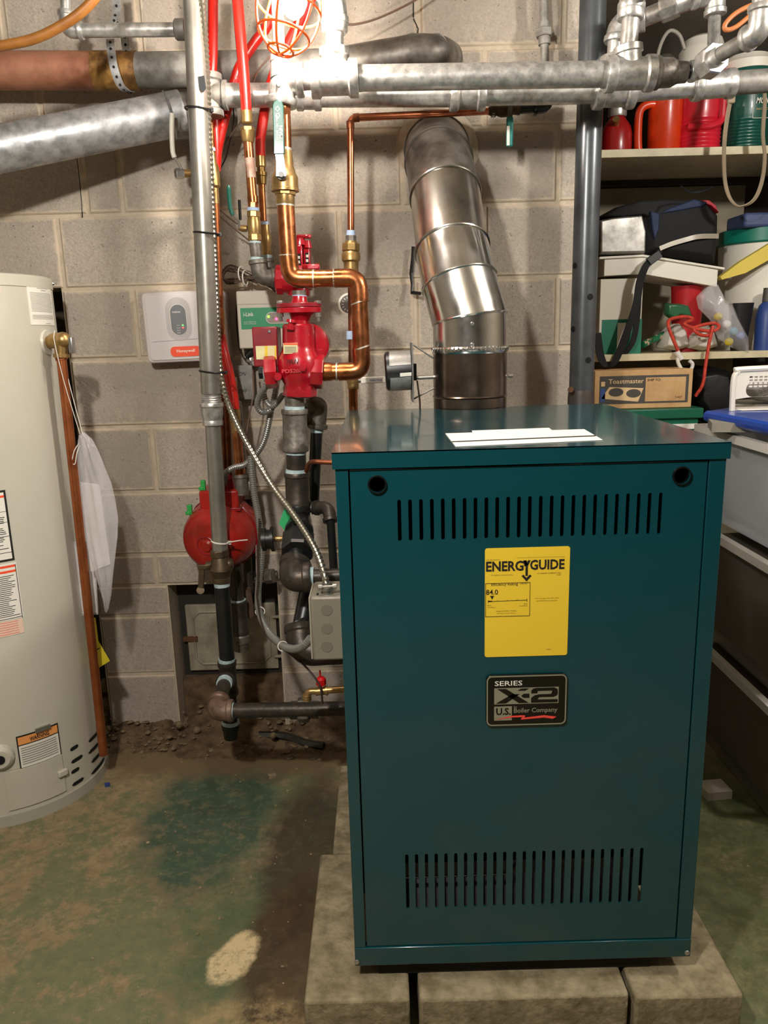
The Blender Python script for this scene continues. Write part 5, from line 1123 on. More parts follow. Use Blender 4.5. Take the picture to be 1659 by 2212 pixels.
turn('thread_tape', (496, 1535, GY), (505, 1535, GY), [(0, 17.5), (1, 17.5)], tape, t); turn('thread_tape', (617, 1534, GY), (628, 1534, GY), [(0, 17.5), (1, 17.5)], tape, t); turn('thread_tape', (688, 1533, GY-.01), (693, 1533, GY-.01), [(0, 17), (1, 17)], tape, t)
hexn('union_end', (627, 1534, GY), (645, 1534, GY), 20, irong, t, 8); hexn('union_nut', (644, 1534, GY), (668, 1533, GY), 27, irong, t, 8); hexn('union_end', (667, 1533, GY), (688, 1533, GY-.01), 19, irong, t, 8)
for i, (x_, y_, m_, nm) in enumerate(((424, 237, zipb, 'black tie near the top of the gas riser'), (443, 505, zipb, 'black tie at mid height of the gas riser'), (455, 803, zipb, 'black tie low on the gas riser'), (476, 1170, zipw, 'white tie near the foot of the gas riser'))):
    c = U(x_, y_, PO); rr_ = rpx((x_, y_, PO), 24 if i < 3 else 18.5); tg = thing('cable_tie', nm, 'cable tie', c, 'ties on the gas riser')
    MB().tube([c+V(((rr_ if k % 20 else rr_)*math.cos(2*math.pi*k/20)+(.011*max(0, math.cos(2*math.pi*k/20)) if i < 3 else 0), rr_*math.sin(2*math.pi*k/20), .004*math.cos(2*math.pi*k/20)*-1)) for k in range(21)], .0024, 6, cap=False).build('band', m_, tg)
    MB().box(c.x+rr_+(.008 if i < 3 else 0), c.x+rr_+(.008 if i < 3 else 0)+.007, c.y-.008, c.y, c.z-.007, c.z+.002).build('lock', m_, tg)
tg = MB().tube(PX([(490, 1172, PO-.012), (515, 1168, PO-.015), (535, 1166, PO-.02)]), .0018, 6).build('tail', zipw, tg)
# peeled tape on the riser
tp = thing('peeled_tape', 'torn strip of dark tape and foil on the upper gas riser', 'tape', U(428, 195, PO-.026))
for pts, m_ in ((((422, 160), (427, 168), (430, 195), (426, 205), (421, 185)), galv), (((428, 165), (441, 163), (445, 190), (438, 200), (431, 190)), blackp)):
    P = [U(x, y, PO-.027) for x, y in pts]; MB().add(P+[p+V((0, .002, 0)) for p in P], [tuple(range(4, -1, -1)), tuple(range(5, 10))]+[(i, (i+1) % 5, 5+(i+1) % 5, 5+i) for i in range(5)]).build('strip', m_, tp, smooth=False)
# steel spiral conduit from the riser across to the box on the boiler
t = thing('spiral_conduit', 'shiny spiral steel conduit running down the riser and across to the boiler box', 'conduit', U(705, 1262, 1.60))
flex('conduit', [(434, -30, PO-.02), (442, 60, PO-.01), (447, 150, PO), (452, 300, PO), (459, 450, PO), (466, 600, PO), (471, 720, PO), (476, 800, PO), (492, 870, PO-.02), (532, 955, PO-.10), (585, 1045, PO-.20), (640, 1120, PO-.32), (680, 1185, PO-.42), (700, 1240, 1.58), (706, 1268, 1.57)], 5.8, bxm, t, .0115, .2)
JB = 1.55
turn('connector', (706, 1258, JB+.02), (708, 1284, JB+.02), [(0, 10), (.3, 10), (.35, 14), (.6, 14), (.65, 10), (1, 11)], screwm, t); MB().lathe(U(688, 1268, JB+.01), U(727, 1266, JB+.01), [(0, .006), (.2, .006), (.2, .003), (.8, .003), (.8, .006), (1, .006)], 10).build('clamp_screw', screwm, t)
t = thing('junction_box', 'grey steel control box with round knockouts fixed to the boiler side', 'junction box', U(705, 1430, JB))
x0_, x1_ = U(672, 1355, JB).x, BX0+.0035; zt_, zb_ = U(700, 1289, JB).z, U(700, 1428, JB).z
MB().box(x0_, x1_, JB, JB+.11, zb_, zt_).build('box_body', jboxm, t, bev=.006)
for y_ in (1318, 1358, 1397):
    c = U(706, y_, JB); MB().lathe((c.x, JB-.0012, c.z), (c.x, JB+.002, c.z), [(0, .0122), (.6, .0128), (1, .0128)], 22).build('knockout', mat('knockout grey', '#7c7768', .5, .2), t)
MB().box(x0_-.003, x0_, JB+.004, JB+.106, zb_+.004, zt_-.004).build('cover_lip', mat('pale grey lip', '#a09a88', .5), t)
MB().box(x0_+.014, x0_+.018, JB+.01, JB+.02, zt_-.001, zt_+.002).build('slot', black, t)
t = thing('sensor_conduit', 'grey flexible conduit hanging in a long loop into the boiler box', 'conduit', U(680, 1400, 1.65))
flex('conduit', [(541, 985, 2.1), (548, 1060, 2.08), (560, 1130, 2.05), (565, 1200, 2.02), (558, 1270, 1.98), (560, 1320, 1.92), (580, 1365, 1.84), (608, 1392, 1.76), (632, 1402, 1.68), (655, 1396, 1.62), (672, 1378, 1.60)], 7.5, conduit, t, .0062, .07)
for x_, y_, Y_ in ((562, 1321, 1.92), (611, 1396, 1.75)):
    c = U(x_, y_, Y_); MB().tube([c+V((.012*math.cos(a*.42), .004*math.sin(a*.42), .011*math.sin(a*.42))) for a in range(16)], .0016, 6).build('white_tie', zipw, t)
tag(wire('thermostat_wire', [(560, 1120, 2.03), (557, 1250, 1.97), (556, 1300, 1.92), (575, 1370, 1.83), (630, 1415, 1.75), (660, 1440, 1.72), (690, 1480, 1.70), (697, 1520, 1.70)], 2.0, wired), 'thin dark wire hanging below the conduit loop', 'wire')

# ------------------------------------------------------------------ main riser: green handle valve, copper loop
MY = 1.93
t = thing('main_riser', 'large copper pipe with brass ball valve looping down to the red pump', 'copper pipe', U(700, 803, MY))
hexn('copper_adapter', (611, 230, MY), (611, 252, MY), 18, copper, t, 8); seg('pipe', (611, 250, MY), (613, 325, MY), 17, copper, t); turn('solder_ring', (613, 320, MY), (613, 327, MY), [(0, 17.5), (1, 17.5)], solder, t)
turn('valve_body', (613, 326, MY), (616, 414, MY), [(0, 18), (.35, 20), (.45, 22), (.55, 24), (.62, 28), (.68, 29), (.93, 29), (.94, 30), (1, 30)], brass, t, 24)
hexn('valve_nut', (616, 413, MY), (616, 422, MY), 24, brass, t, 8); turn('valve_neck', (616, 420, MY), (617, 444, MY), [(0, 20), (.9, 20), (1, 19)], brass, t); turn('solder_ring', (617, 442, MY), (617, 446, MY), [(0, 20), (1, 20)], solder, t)
seg('pipe', (617, 444, MY), (624, 560, MY), 19, copper, t, 24)
bend('elbow', [(623, 552, MY), (628, 602, MY), (682, 602, MY)], 20, copper, t, .045, 22); turn('solder_ring', (676, 602, MY), (679, 602, MY), [(0, 20), (1, 20)], solder, t)
turn('solder_ring', (623, 551, MY), (623, 554, MY), [(0, 20), (1, 20)], solder, t)
seg('pipe', (678, 602, MY), (724, 601, MY), 18.5, copper, t); turn('solder_ring', (720, 601, MY), (723, 601, MY), [(0, 20), (1, 20)], solder, t)
bend('elbow', [(721, 601, MY), (774, 600, MY), (777, 653, MY)], 20, copper, t, .045, 22); turn('solder_ring', (776, 651, MY), (777, 654, MY), [(0, 20), (1, 20)], solder, t)
seg('pipe', (776, 645, MY), (781, 755, MY), 18.5, copper, t); turn('solder_ring', (780, 750, MY), (781, 753, MY), [(0, 20), (1, 20)], solder, t)
bend('elbow', [(780, 752, MY), (782, 802, MY), (732, 803, MY)], 19.5, copper, t, .045, 22); seg('pipe', (716, 803, MY), (740, 803, MY), 17.5, copper, t); turn('solder_ring', (726, 803, MY), (729, 803, MY), [(0, 19.5), (1, 19.5)], solder, t)
turn('copper_adapter', (686, 803, MY), (718, 803, MY), [(0, 19), (.3, 20), (.8, 20), (1, 19)], copper, t)
turn('lever_stem', (607, 376, MY-.055), (608, 378, MY-.02), [(0, 6), (.35, 6), (.36, 11), (.7, 12), (1, 14)], screwm, t, 10)
lv = MB().prism([(-.012, .0), (.013, .0), (.010, .03), (.007, .062), (-.012, .062), (-.010, .03)], U(607, 381, MY-.05), X1, Z1, V((0, .003, 0))).build('lever_arm', screwm, t, bev=.001)
P0, P1 = U(603, 333, MY-.052), U(600, 214, MY-.052)
gr = MB().prism([(-.0125, 0), (.0125, 0), (.0125, .106), (.009, .116), (.0, .12), (-.009, .116), (-.0125, .106)], P0, X1, (P1-P0)/.12, V((0, .007, 0))).build('lever_grip', tealh, t, bev=.002)
GO = P0+V((0, -.0006, 0)); gz = (P1-P0).normalized()
text('MAIN', GO+X1*.009+gz*.033, gz, -X1, .026, .008, inkl, gr, bold=.01); text('600 WOG 150 WSP', GO+X1*-.001+gz*.015, gz, -X1, .068, .004, inkl, gr); text('1-1/2', GO+X1*.009+gz*.012, gz, -X1, .014, .005, inkl, gr)
for zz, nn in ((.094, 4), (.080, 6)):
    c = GO+gz*zz+X1*-.001; pts = [(.0052*math.cos(2*math.pi*k/nn), .0062*math.sin(2*math.pi*k/nn)) for k in range(nn)]; flat('grip_emblem', pts, [[(a*.72, b*.72) for a, b in pts]], c, X1, gz, .0004, inkl, gr)
# ---- red zone valve / pump block
t = thing('main_pump', 'glossy red cast pump body with bolted flange and junction box', 'pump', U(645, 850, MY))
turn('pump_body', (648, 846, MY), (644, 700, MY), [(0, 30), (.04, 34), (.12, 34), (.17, 38), (.3, 46), (.42, 47), (.55, 42), (.62, 36), (.70, 35), (.98, 34), (1, 31)], redp, t, 28)
turn('bottom_port', (648, 857, MY), (648, 832, MY), [(0, 33), (.08, 36), (.85, 36), (1, 34)], redp, t, 8)
for xa, xb in ((569, 600), (694, 664)): turn('side_port', (xa+5, 803, MY), (xb, 801, MY), [(0, 35), (.1, 37), (.75, 37), (1, 33)], redp, t, 8)
turn('left_plug', (560, 806, MY), (576, 805, MY), [(0, 14), (1, 14)], blackp, t, 6); turn('left_tape', (571, 805, MY), (576, 805, MY), [(0, 20), (1, 20)], tape, t); turn('right_tape', (684, 803, MY), (691, 803, MY), [(0, 27), (1, 27)], solder, t)
for x_, y_ in ((600, 814), (653, 794)):
    turn('bolt_boss', (x_, y_, MY-.062), (x_, y_, MY-.03), [(0, 5), (0, 8), (.3, 9), (1, 10)], redp, t, 12)
turn('neck', (648, 705, MY+.01), (650, 672, MY+.01), [(0, 26), (.4, 20), (.8, 26), (1, 36)], redp, t, 24)
for ya, yb, m_ in ((676, 665, redp), (664, 655, redd)):
    A_, B_ = U(646, ya, MY), U(646, yb, MY); MB().prism([(x*.055, y*.036) for x, y in circ(1, 30)], A_, X1, Y1, B_-A_).build('oval_flange', m_, t, bev=.001)
for x_ in (605, 686):
    hexn('flange_bolt', (x_, 650, MY-.012), (x_, 656, MY-.012), 7.5, screwm, t); turn('bolt_shank', (x_, 676, MY-.012), (x_+2, 694, MY-.012), [(0, 7), (.5, 7), (.5, 4), (1, 4)], screwm, t, 8)
turn('top_spigot', (647, 656, MY), (647, 640, MY), [(0, 20), (.5, 17), (1, 16)], redp, t); turn('top_nipple', (647, 642, MY), (646, 628, MY), [(0, 15), (1, 15)], irong, t); turn('thread_tape', (647, 643, MY), (647, 638, MY), [(0, 16), (1, 16)], tapeb, t)
turn('vent_knob', (627, 712, MY-.04), (629, 690, MY-.04), [(0, 10), (.4, 10), (.45, 6), (.7, 6), (.72, 11), (1, 10)], redp, t, 12)
c0_ = U(665, 745, MY+.01); c1_ = U(668, 745, MY+.075)
MB().lathe(c0_, c1_, [(0, .036), (.15, .052), (.6, .056), (.85, .054), (1, .045)], 32).build('motor_disc', redp, t)
pxbox('control_box', 546, 706, 600, 792, MY-.01, MY+.07, redd, t, .003)
MB().lathe(U(582, 716, MY-.014), U(582, 716, MY-.009), [(0, .003), (1, .005)], 10).build('screw', screwm, t)
o = pxbox('caution_label', 553, 747, 597, 776, MY-.011, MY-.0095, mat('cream label', '#d8cf9a', .6), t); quad(MB(), [U(572, 776, MY-.0115), U(578, 776, MY-.0115), U(578, 747, MY-.0115), U(572, 747, MY-.0115)]).build('yellow_stripe', yellow, o)
quad(MB(), [U(593, 776, MY-.0115), U(597, 776, MY-.0115), U(597, 747, MY-.0115), U(593, 747, MY-.0115)]).build('yellow_stripe', yellow, o)
LBY = MY-.0435
o = MB().box(U(612, 752, LBY).x, U(643, 752, LBY).x, LBY, LBY+.012, U(628, 764, LBY).z, U(628, 741, LBY).z).build('warning_label', mat('cream label', '#d8cf9a', .6), t)
quad(MB(), [U(612.5, 745, LBY-.0005), U(642.5, 745, LBY-.0005), U(642.5, 741.5, LBY-.0005), U(612.5, 741.5, LBY-.0005)]).build('orange_bar', orange, o)
mb = MB()
for i in range(6): quad(mb, [U(615, 750+2.3*i, LBY-.0006), U(640, 750+2.3*i, LBY-.0006), U(640, 749+2.3*i, LBY-.0006), U(615, 749+2.3*i, LBY-.0006)])
mb.build('fine_print', inkg, o)
text('MAIN', U(618, 787, MY-.0555), X1, Z1, .03, .013, ink, t, shear=.3); text('PDS200', U(609, 806, MY-.0555), X1, Z1, .050, .009, mat('raised red letters', '#d04a55', .3), t, bold=.02)
# ---- rear zone pump
ZY = 2.09
t = thing('zone_pump', 'red zone pump with black nameplates partly behind the copper loop', 'pump', U(650, 640, ZY))
turn('left_flange', (596, 605, ZY), (612, 605, ZY), [(0, 28), (.2, 32), (1, 32)], redp, t, 10); turn('volute', (606, 604, ZY), (672, 600, ZY), [(0, 30), (.5, 34), (1, 26)], redp, t, 24)
turn('lower_neck', (646, 640, ZY), (646, 615, ZY), [(0, 24), (.4, 25), (1, 22)], redp, t, 20)
pxbox('motor_housing', 637, 528, 654, 598, ZY-.02, ZY+.05, redp, t, .004); pxbox('motor_housing', 656, 534, 670, 598, ZY-.01, ZY+.05, redp, t, .004)
pxbox('nameplate', 640, 548, 650, 585, ZY-.0215, ZY-.02, ink, t); pxbox('nameplate', 660, 546, 667, 572, ZY-.0115, ZY-.01, ink, t)
for x_, y_ in ((645, 556), (645, 566), (645, 577), (663, 553), (663, 563)): pxbox('plate_mark', x_-2, y_-3, x_+3, y_+3, ZY-.0225, ZY-.0215, white, t)
turn('top_boss', (648, 530, ZY), (648, 515, ZY), [(0, 16), (.5, 12), (1, 10)], redp, t); pxbox('top_bar', 640, 506, 672, 515, ZY-.01, ZY+.02, redp, t, .003); turn('top_boss', (663, 536, ZY), (663, 520, ZY), [(0, 11), (1, 8)], redp, t)
pxbox('lever', 652, 570, 690, 583, ZY-.05, ZY-.02, redp, t, .004)
hexn('flange_bolt', (681, 584, ZY-.04), (681, 592, ZY-.04), 8, screwm, t)
# ---- expansion copper line to wall valve
CY = 2.10
t = thing('thin_copper_line', 'slim bright copper line bending from the wall valve down to a brass coupling', 'copper pipe', U(758, 500, CY))
bend('pipe', [(1056, 240, 2.22), (757, 255, CY), (758, 497, CY)], 7.2, copperb, t, .016, 14)
turn('elbow', (757, 278, CY), (757, 262, CY), [(0, 8.8), (1, 8.8)], copperd, t); turn('elbow', (763, 255, CY), (776, 254, CY), [(0, 8.8), (1, 8.8)], copperd, t)
turn('thread_tape', (758, 498, CY), (758, 510, CY), [(0, 9), (1, 10)], tapeb, t); hexn('reducer_nut', (758, 509, CY), (758, 524, CY), 12, irong, t, 8)
turn('union_end', (758, 521, CY), (758, 528, CY), [(0, 13), (1, 15)], brass, t); hexn('union_nut', (758, 526, CY), (758, 543, CY), 20, brass, t, 8); turn('union_body', (758, 543, CY), (759, 590, CY), [(0, 17), (.1, 20), (.42, 20), (.5, 16), (1, 15.5)], brass, t)
seg('pipe', (759, 588, CY), (762, 905, CY), 8, copperd, t); turn('coupling', (763, 826, CY), (763, 840, CY), [(0, 12), (1, 12)], brass, t); turn('coupling', (757, 715, CY), (757, 733, CY), [(0, 9), (1, 9)], tapeb, t); turn('boiler_drop', (763, 838, CY), (764, 905, CY), [(0, 9.5), (1, 9.5)], copper, t)
vt = thing('wall_valve', 'rusty valve with teal green lever at the end of the copper line', 'valve', U(1098, 320, 2.22)); WY = 2.22
turn('valve_body', (1055, 240, WY), (1122, 236, WY), [(0, 8), (.08, 10), (.1, 13), (.22, 13), (.25, 10), (.4, 14), (.7, 14), (.8, 10), (1, 12)], mat('rusty brass', '#5b4229', .6, .4, (40, '#35261a', .4, .7)), vt, 14)
seg('nipple', (1120, 236, WY), (1155, 233, WY), 10, ironb, vt); elbow('elbow', (1153, 233, WY), (1180, 231, WY), (1184, 205, WY+.01), 13, ironb, vt, 1.25); turn('collar', (1062, 240, WY), (1068, 240, WY), [(0, 12.5), (1, 12.5)], screwm, vt)
MB().box(U(1094, 240, WY).x, U(1104, 240, WY).x, WY-.022, WY-.018, U(1098, 262, WY).z, U(1098, 232, WY).z).build('lever_arm', irong, vt)
gr = MB().box(U(1091, 290, WY).x, U(1106, 290, WY).x, WY-.025, WY-.015, U(1098, 321, WY).z, U(1098, 257, WY).z).build('lever_grip', mat('faded teal grip', '#2f7f78', .5), vt, bev=.004)
pxbox('grip_print', 1095, 272, 1101, 314, WY-.0262, WY-.0252, white, vt)
gg = thing('pressure_gauge', 'round white dial pressure gauge half hidden behind the copper loop', 'gauge', U(752, 684, 2.13)); c = U(754, 657, 2.13); k_ = sc(754, 657, 2.13)
MB().lathe(c+V((0, .03, 0)), c, [(0, 18*k_), (.2, 22*k_), (.9, 22*k_), (1, 20*k_)], 32).build('case', blackp, gg)
MB().lathe(c+V((0, .006, 0)), c+V((0, -.001, 0)), [(0, 23.5*k_), (1, 23.5*k_), (1, 19*k_)], 32, cap=False).build('bezel', offw, gg); MB().lathe(c+V((0, .002, 0)), c+V((0, -.0015, 0)), [(0, 18*k_), (1, 18*k_)], 32).build('dial', mat('grey dial', '#5f5c58', .5), gg)
mb = MB()
for a in range(0, 300, 25):
    q = math.radians(a+30); d = V((math.cos(q), 0, math.sin(q))); n_ = V((-d.z, 0, d.x))*.0008; p_ = c+V((0, -.002, 0)); quad(mb, [p_+d*12*k_-n_, p_+d*16*k_-n_, p_+d*16*k_+n_, p_+d*12*k_+n_])
mb.build('dial_marks', white, gg)
fv = thing('feed_valve', 'small valve with long white lever beside the damper motor', 'valve', U(790, 822, CY))
turn('valve_body', (762, 808, CY), (763, 834, CY), [(0, 10), (.3, 13), (.7, 13), (1, 10)], brass, fv); turn('stem', (768, 822, CY), (782, 822, CY), [(0, 6), (1, 5)], screwm, fv)
gr = pxbox('lever', 779, 814, 832, 828, CY-.03, CY-.022, white, fv, .002); text('WEBSTONE', U(798, 824, CY-.0306), X1, Z1, .034, .006, bluei, gr, bold=.01)

# ------------------------------------------------------------------ zone lines
def pex(name, pts, label, r=11): 
    t = thing(name, label, 'plastic tube', U(*pts[-1])); MB().tube(crom(PX(pts), 7), rpx(pts[len(pts)//2], r), 16).build('tube', pexm, t); return t
t = pex('red_tube', [(510, -40, 2.07), (513, 0, 2.07), (518, 60, 2.07), (525, 140, 2.07), (531, 220, 2.07), (532, 243, 2.07)], 'front red plastic tube ending in a brass fitting left of the lamp', 12)
turn('crimp_sleeve', (532, 240, 2.07), (534, 268, 2.07), [(0, 12.5), (.9, 12.5), (1, 10)], brass, t); hexn('fitting_nut', (534, 275, 2.07), (535, 284, 2.07), 15.5, brass, t); turn('fitting_thread', (535, 283, 2.07), (536, 308, 2.07), [(0, 15), (.8, 14), (1, 12)], brass, t)
pex('red_tube', [(460, -40, 2.18), (460, 60, 2.18), (459, 130, 2.18), (457, 175, 2.18), (463, 250, 2.18), (468, 330, 2.18), (466, 370, 2.18)], 'straight red plastic tube right behind the gas riser', 11)
pex('red_tube', [(612, -40, 2.185), (580, 50, 2.185), (548, 95, 2.185), (515, 150, 2.185), (497, 215, 2.185), (482, 270, 2.185), (470, 325, 2.185), (467, 360, 2.19)], 'red plastic tube slanting down behind the return manifold', 10.5)
t = pex('red_tube', [(690, -40, 2.19), (640, 60, 2.19), (600, 140, 2.185), (580, 200, 2.18), (570, 250, 2.17), (563, 300, 2.16), (563, 342, 2.15)], 'red plastic tube emerging under the manifold beside the green lever', 11)
turn('crimp_sleeve', (563, 338, 2.15), (564, 362, 2.15), [(0, 11.5), (.9, 11.5), (1, 9)], brass, t); turn('fitting_thread', (564, 362, 2.15), (565, 398, 2.15), [(0, 9), (.25, 9), (.28, 13), (.5, 13), (.55, 11.5), (1, 11)], mat('dark brass', '#7d6233', .4, .8), t)
t = thing('zone_line', 'front copper zone line with brass ball valve and teal lever', 'copper pipe', U(552, 560, 2.07))
seg('pipe', (536, 307, 2.07), (546, 430, 2.07), 10.5, copper, t); turn('pale_patch', (539, 342, 2.07), (543, 385, 2.07), [(0, 10.8), (1, 10.8)], mat('pale flux stain', '#b08c78', .6, .3, (30, '#d0c0b0', .45, .6)), t); turn('coupling', (546, 424, 2.07), (547, 438, 2.07), [(0, 12), (1, 12)], copper, t); hexn('adapter_nut', (547, 437, 2.07), (547, 450, 2.07), 12, copper, t, 8)
turn('thread_tape', (547, 449, 2.07), (547, 457, 2.07), [(0, 13), (1, 13)], tapeb, t); hexn('valve_nut', (548, 456, 2.07), (548, 470, 2.07), 15, brass, t, 8); turn('valve_body', (548, 469, 2.07), (550, 508, 2.07), [(0, 13), (.3, 15), (.7, 15), (1, 13)], brass, t); hexn('valve_nut', (550, 506, 2.07), (551, 521, 2.07), 15, brass, t, 8)
turn('thread_tape', (551, 521, 2.07), (551, 526, 2.07), [(0, 13), (1, 13)], tape, t); seg('nipple', (551, 525, 2.07), (555, 560, 2.07), 13, irong, t); turn('thread_tape', (555, 556, 2.07), (555, 563, 2.07), [(0, 14), (1, 14)], tape, t)
elbow('elbow', (556, 562, 2.07), (562, 600, 2.07), (594, 600, 2.08), 17, irong, t, 1.15, .95)
turn('stem', (533, 494, 2.07), (516, 493, 2.07), [(0, 7), (.6, 7), (1, 5)], brass, t); MB().tube(PX([(517, 493, 2.065), (516, 478, 2.06), (507, 467, 2.055), (500, 460, 2.05)]), .0035, 8).build('lever_arm', screwm, t); MB().tube(crom(PX([(503, 465, 2.05), (498, 450, 2.05), (495, 425, 2.05), (494, 401, 2.05)]), 5), [.005]*2+[.0058]*13+[.004], 10).build('lever_grip', tealh, t)
t = thing('zone_line', 'rear copper zone line with dark lever beside the front zone line', 'copper pipe', U(572, 560, 2.15))
seg('pipe', (565, 396, 2.15), (569, 478, 2.15), 7.5, copper, t); turn('thread_tape', (571, 480, 2.15), (572, 488, 2.15), [(0, 9), (1, 9)], tapeb, t); turn('valve_body', (572, 486, 2.15), (577, 560, 2.15), [(0, 10), (.25, 10), (.3, 12), (.55, 12), (.6, 10), (1, 10)], brass, t); turn('thread_tape', (577, 551, 2.15), (577, 560, 2.15), [(0, 11), (1, 11)], tape, t); elbow('elbow', (577, 560, 2.15), (582, 592, 2.15), (600, 596, 2.14), 13, irong, t, 1.15)
MB().tube(PX([(517, 432, 2.14), (518, 455, 2.14), (519, 475, 2.14)]), .004, 8).build('lever_grip', blackp, t)
t = thing('left_ball_valve', 'ball valve with long white lever sticking out left of the gas riser', 'valve', U(395, 385, 2.14))
turn('stem', (442, 374, 2.17), (396, 375, 2.14), [(0, 9), (.7, 9), (1, 8)], brass, t); hexn('stem_nut', (396, 375, 2.14), (379, 375, 2.13), 11, screwm, t); MB().tube(crom(PX([(392, 366, 2.13), (385, 352, 2.13), (377, 340, 2.13)]), 5), .0035, 8).build('lever_arm', screwm, t)
MB().tube(crom(PX([(377, 341, 2.13), (373, 325, 2.13), (371, 280, 2.13), (372, 245, 2.13)]), 6), rpx((372, 290, 2.13), 5.4), 12).build('lever_grip', offw, t)
turn('valve_body', (458, 330, 2.17), (464, 440, 2.17), [(0, 9), (.2, 10), (.3, 14), (.65, 14), (.7, 10), (1, 10)], brass, t); seg('upper_pipe', (452, 245, 2.17), (458, 332, 2.17), 9, copper, t); turn('thread_tape', (456, 320, 2.17), (457, 328, 2.17), [(0, 10), (1, 10)], tapeb, t); turn('thread_tape', (453, 250, 2.17), (453, 258, 2.17), [(0, 10), (1, 10)], tapeb, t)
seg('lower_pipe', (464, 438, 2.17), (475, 700, 2.17), 9.5, coppr, t); turn('coupling', (473, 665, 2.17), (476, 722, 2.17), [(0, 10), (.1, 11), (.9, 11), (1, 9)], copper, t)
t = thing('lower_red_tube', 'red plastic tube slanting down below the gas riser to a brass sleeve', 'plastic tube', U(512, 1025, 2.17))
MB().tube(crom(PX([(474, 720, 2.2), (482, 760, 2.2), (492, 800, 2.19), (502, 850, 2.18), (506, 886, 2.17)]), 6), rpx((490, 800, 2.19), 12.5), 16).build('tube', pexm, t); turn('crimp_sleeve', (507, 884, 2.17), (511, 934, 2.17), [(0, 12), (.5, 12), (.55, 10), (1, 11)], brass, t); seg('pipe', (511, 930, 2.17), (519, 1026, 2.17), 11, copper, t); turn('coupling', (519, 1024, 2.17), (523, 1068, 2.17), [(0, 15), (.15, 16), (.2, 13), (1, 14)], irong, t)
tag(seg('copper_drop', (480, 800, 2.24), (486, 1020, 2.24), 6, copperd, None), 'dark copper drop close behind the left edge of the gas riser', 'copper pipe')
tag(seg('copper_drop', (489, 870, 2.23), (497, 1035, 2.23), 6, copperd, None), 'dark copper drop showing just right of the gas riser', 'copper pipe')
# wire bundle
t = thing('wire_bundle', 'coiled bundle of brown thermostat wire tied beside the white control box', 'wire', U(540, 615, 2.28)); rnd = random.Random(11)
for i in range(9):
    a, b, c_, d_ = rnd.uniform(-6, 6), rnd.uniform(-10, 10), rnd.uniform(-8, 8), rnd.uniform(0, 10)
    wire('strand', [(600, 628+c_, 2.27), (570, 610+b*.5, 2.27), (535, 595+b, 2.28), (500, 580+c_, 2.28), (478+d_, 588+a, 2.28), (482+d_, 606+a, 2.28), (510, 606+b*.6, 2.27), (545, 600+c_*.5, 2.27), (590, 618+a, 2.27)], 1.4, wirem if i % 2 else wired, t)
for x_, y_ in ((521, 592), (530, 600)):
    c = U(x_, y_, 2.275); MB().tube([c+V((.006*math.cos(k*.42), .012*math.cos(k*.42), .020*math.sin(k*.42))) for k in range(16)], .002, 6).build('white_tie', zipw, t)
for pts, lb_ in (([(466, 445, 2.2), (485, 462, 2.24), (505, 478, 2.28), (520, 488, 2.3)], 'upper brown wire arching from the riser to the zone valve'), ([(466, 458, 2.2), (490, 480, 2.24), (520, 505, 2.28), (545, 525, 2.3)], 'lower brown wire arching from the riser to the zone valve'), ([(503, 225, 2.2), (505, 260, 2.22), (498, 300, 2.24), (488, 340, 2.26), (470, 375, 2.28)], 'dark wire hanging below the return manifold'), ([(600, 105, 2.17), (575, 130, 2.17), (552, 165, 2.18), (530, 245, 2.2), (500, 290, 2.22), (478, 320, 2.24)], 'brown wire running behind the caged lamp'), ([(516, 635, 2.30), (511, 670, 2.31), (513, 720, 2.31), (522, 765, 2.32), (545, 790, 2.32)], 'thin dark wire along the left edge of the white control box'), ([(478, 560, 2.26), (476, 600, 2.26), (481, 640, 2.26), (479, 680, 2.26)], 'dark wire hanging behind the gas riser'), ([(546, 800, 2.25), (547, 850, 2.2), (535, 920, 2.2), (530, 980, 2.2), (545, 1050, 2.19), (552, 1130, 2.2), (554, 1240, 2.15)], 'thin brown wire hanging below the grey switch box')):
    tag(wire('loose_wire', pts, 1.7, wired if 'dark' in lb_ else wirem), lb_, 'wire')

# ------------------------------------------------------------------ boxes on the wall
HB = thing('heating_controller', 'pale grey wall control panel with orange badge left of the gas riser', 'control panel', U(400, 785, 2.29)); hy = 2.285
p0_, p1_ = U(320, 785, hy), U(486, 628, hy); hw_, hh_ = p1_.x-p0_.x, p1_.z-p0_.z; HO = V((p0_.x, hy, p0_.z)); tl = V((1, 0, .0)).normalized()
rot = Matrix.Rotation(math.radians(-1.0), 3, 'Y')
bd = MB().prism(rrect(hw_, hh_, .014, 5, (hw_/2, hh_/2)), HO, rot @ X1, rot @ Z1, V((0, YW-hy, 0))).build('housing', ltgrey, HB, bev=.004)
ex_, ez_ = rot @ X1, rot @ Z1; hq = lambda x, y, d=.0: HO+ex_*(x*hw_)+ez_*(y*hh_)+V((0, -d, 0))
MB().prism(rrect(hw_*.93, hh_*.93, .011, 5, (hw_*.49, hh_*.5)), hq(.015, 0), ex_, ez_, V((0, -.004, 0))).build('front_cover', mat('cover grey', '#cdc6c3', .5), HB, bev=.0015)
quad(MB(), [hq(.08, .30, .0046), hq(.92, .33, .0046), hq(.92, .334, .0046), hq(.08, .304, .0046)]).build('seam_line', dkgrey, HB)
flat('badge_recess', rrect(.072, .122, .035, 6), [], hq(.43, .61, .0042), ex_, ez_, .001, mat('recess grey', '#b4adaa', .5), HB)
pn = flat('display_panel', rrect(.048, .088, .0235, 7), [], hq(.43, .60, .0052), ex_, ez_, .0015, dkgrey, HB)
flat('display_border', rrect(.048, .088, .0235, 7), [rrect(.045, .085, .022, 7)], hq(.43, .60, .0062), ex_, ez_, .0003, offw, pn)
text('TRUEZONE', hq(.36, .70, .0066), ex_, ez_, .024, .004, white, pn, bold=.02)
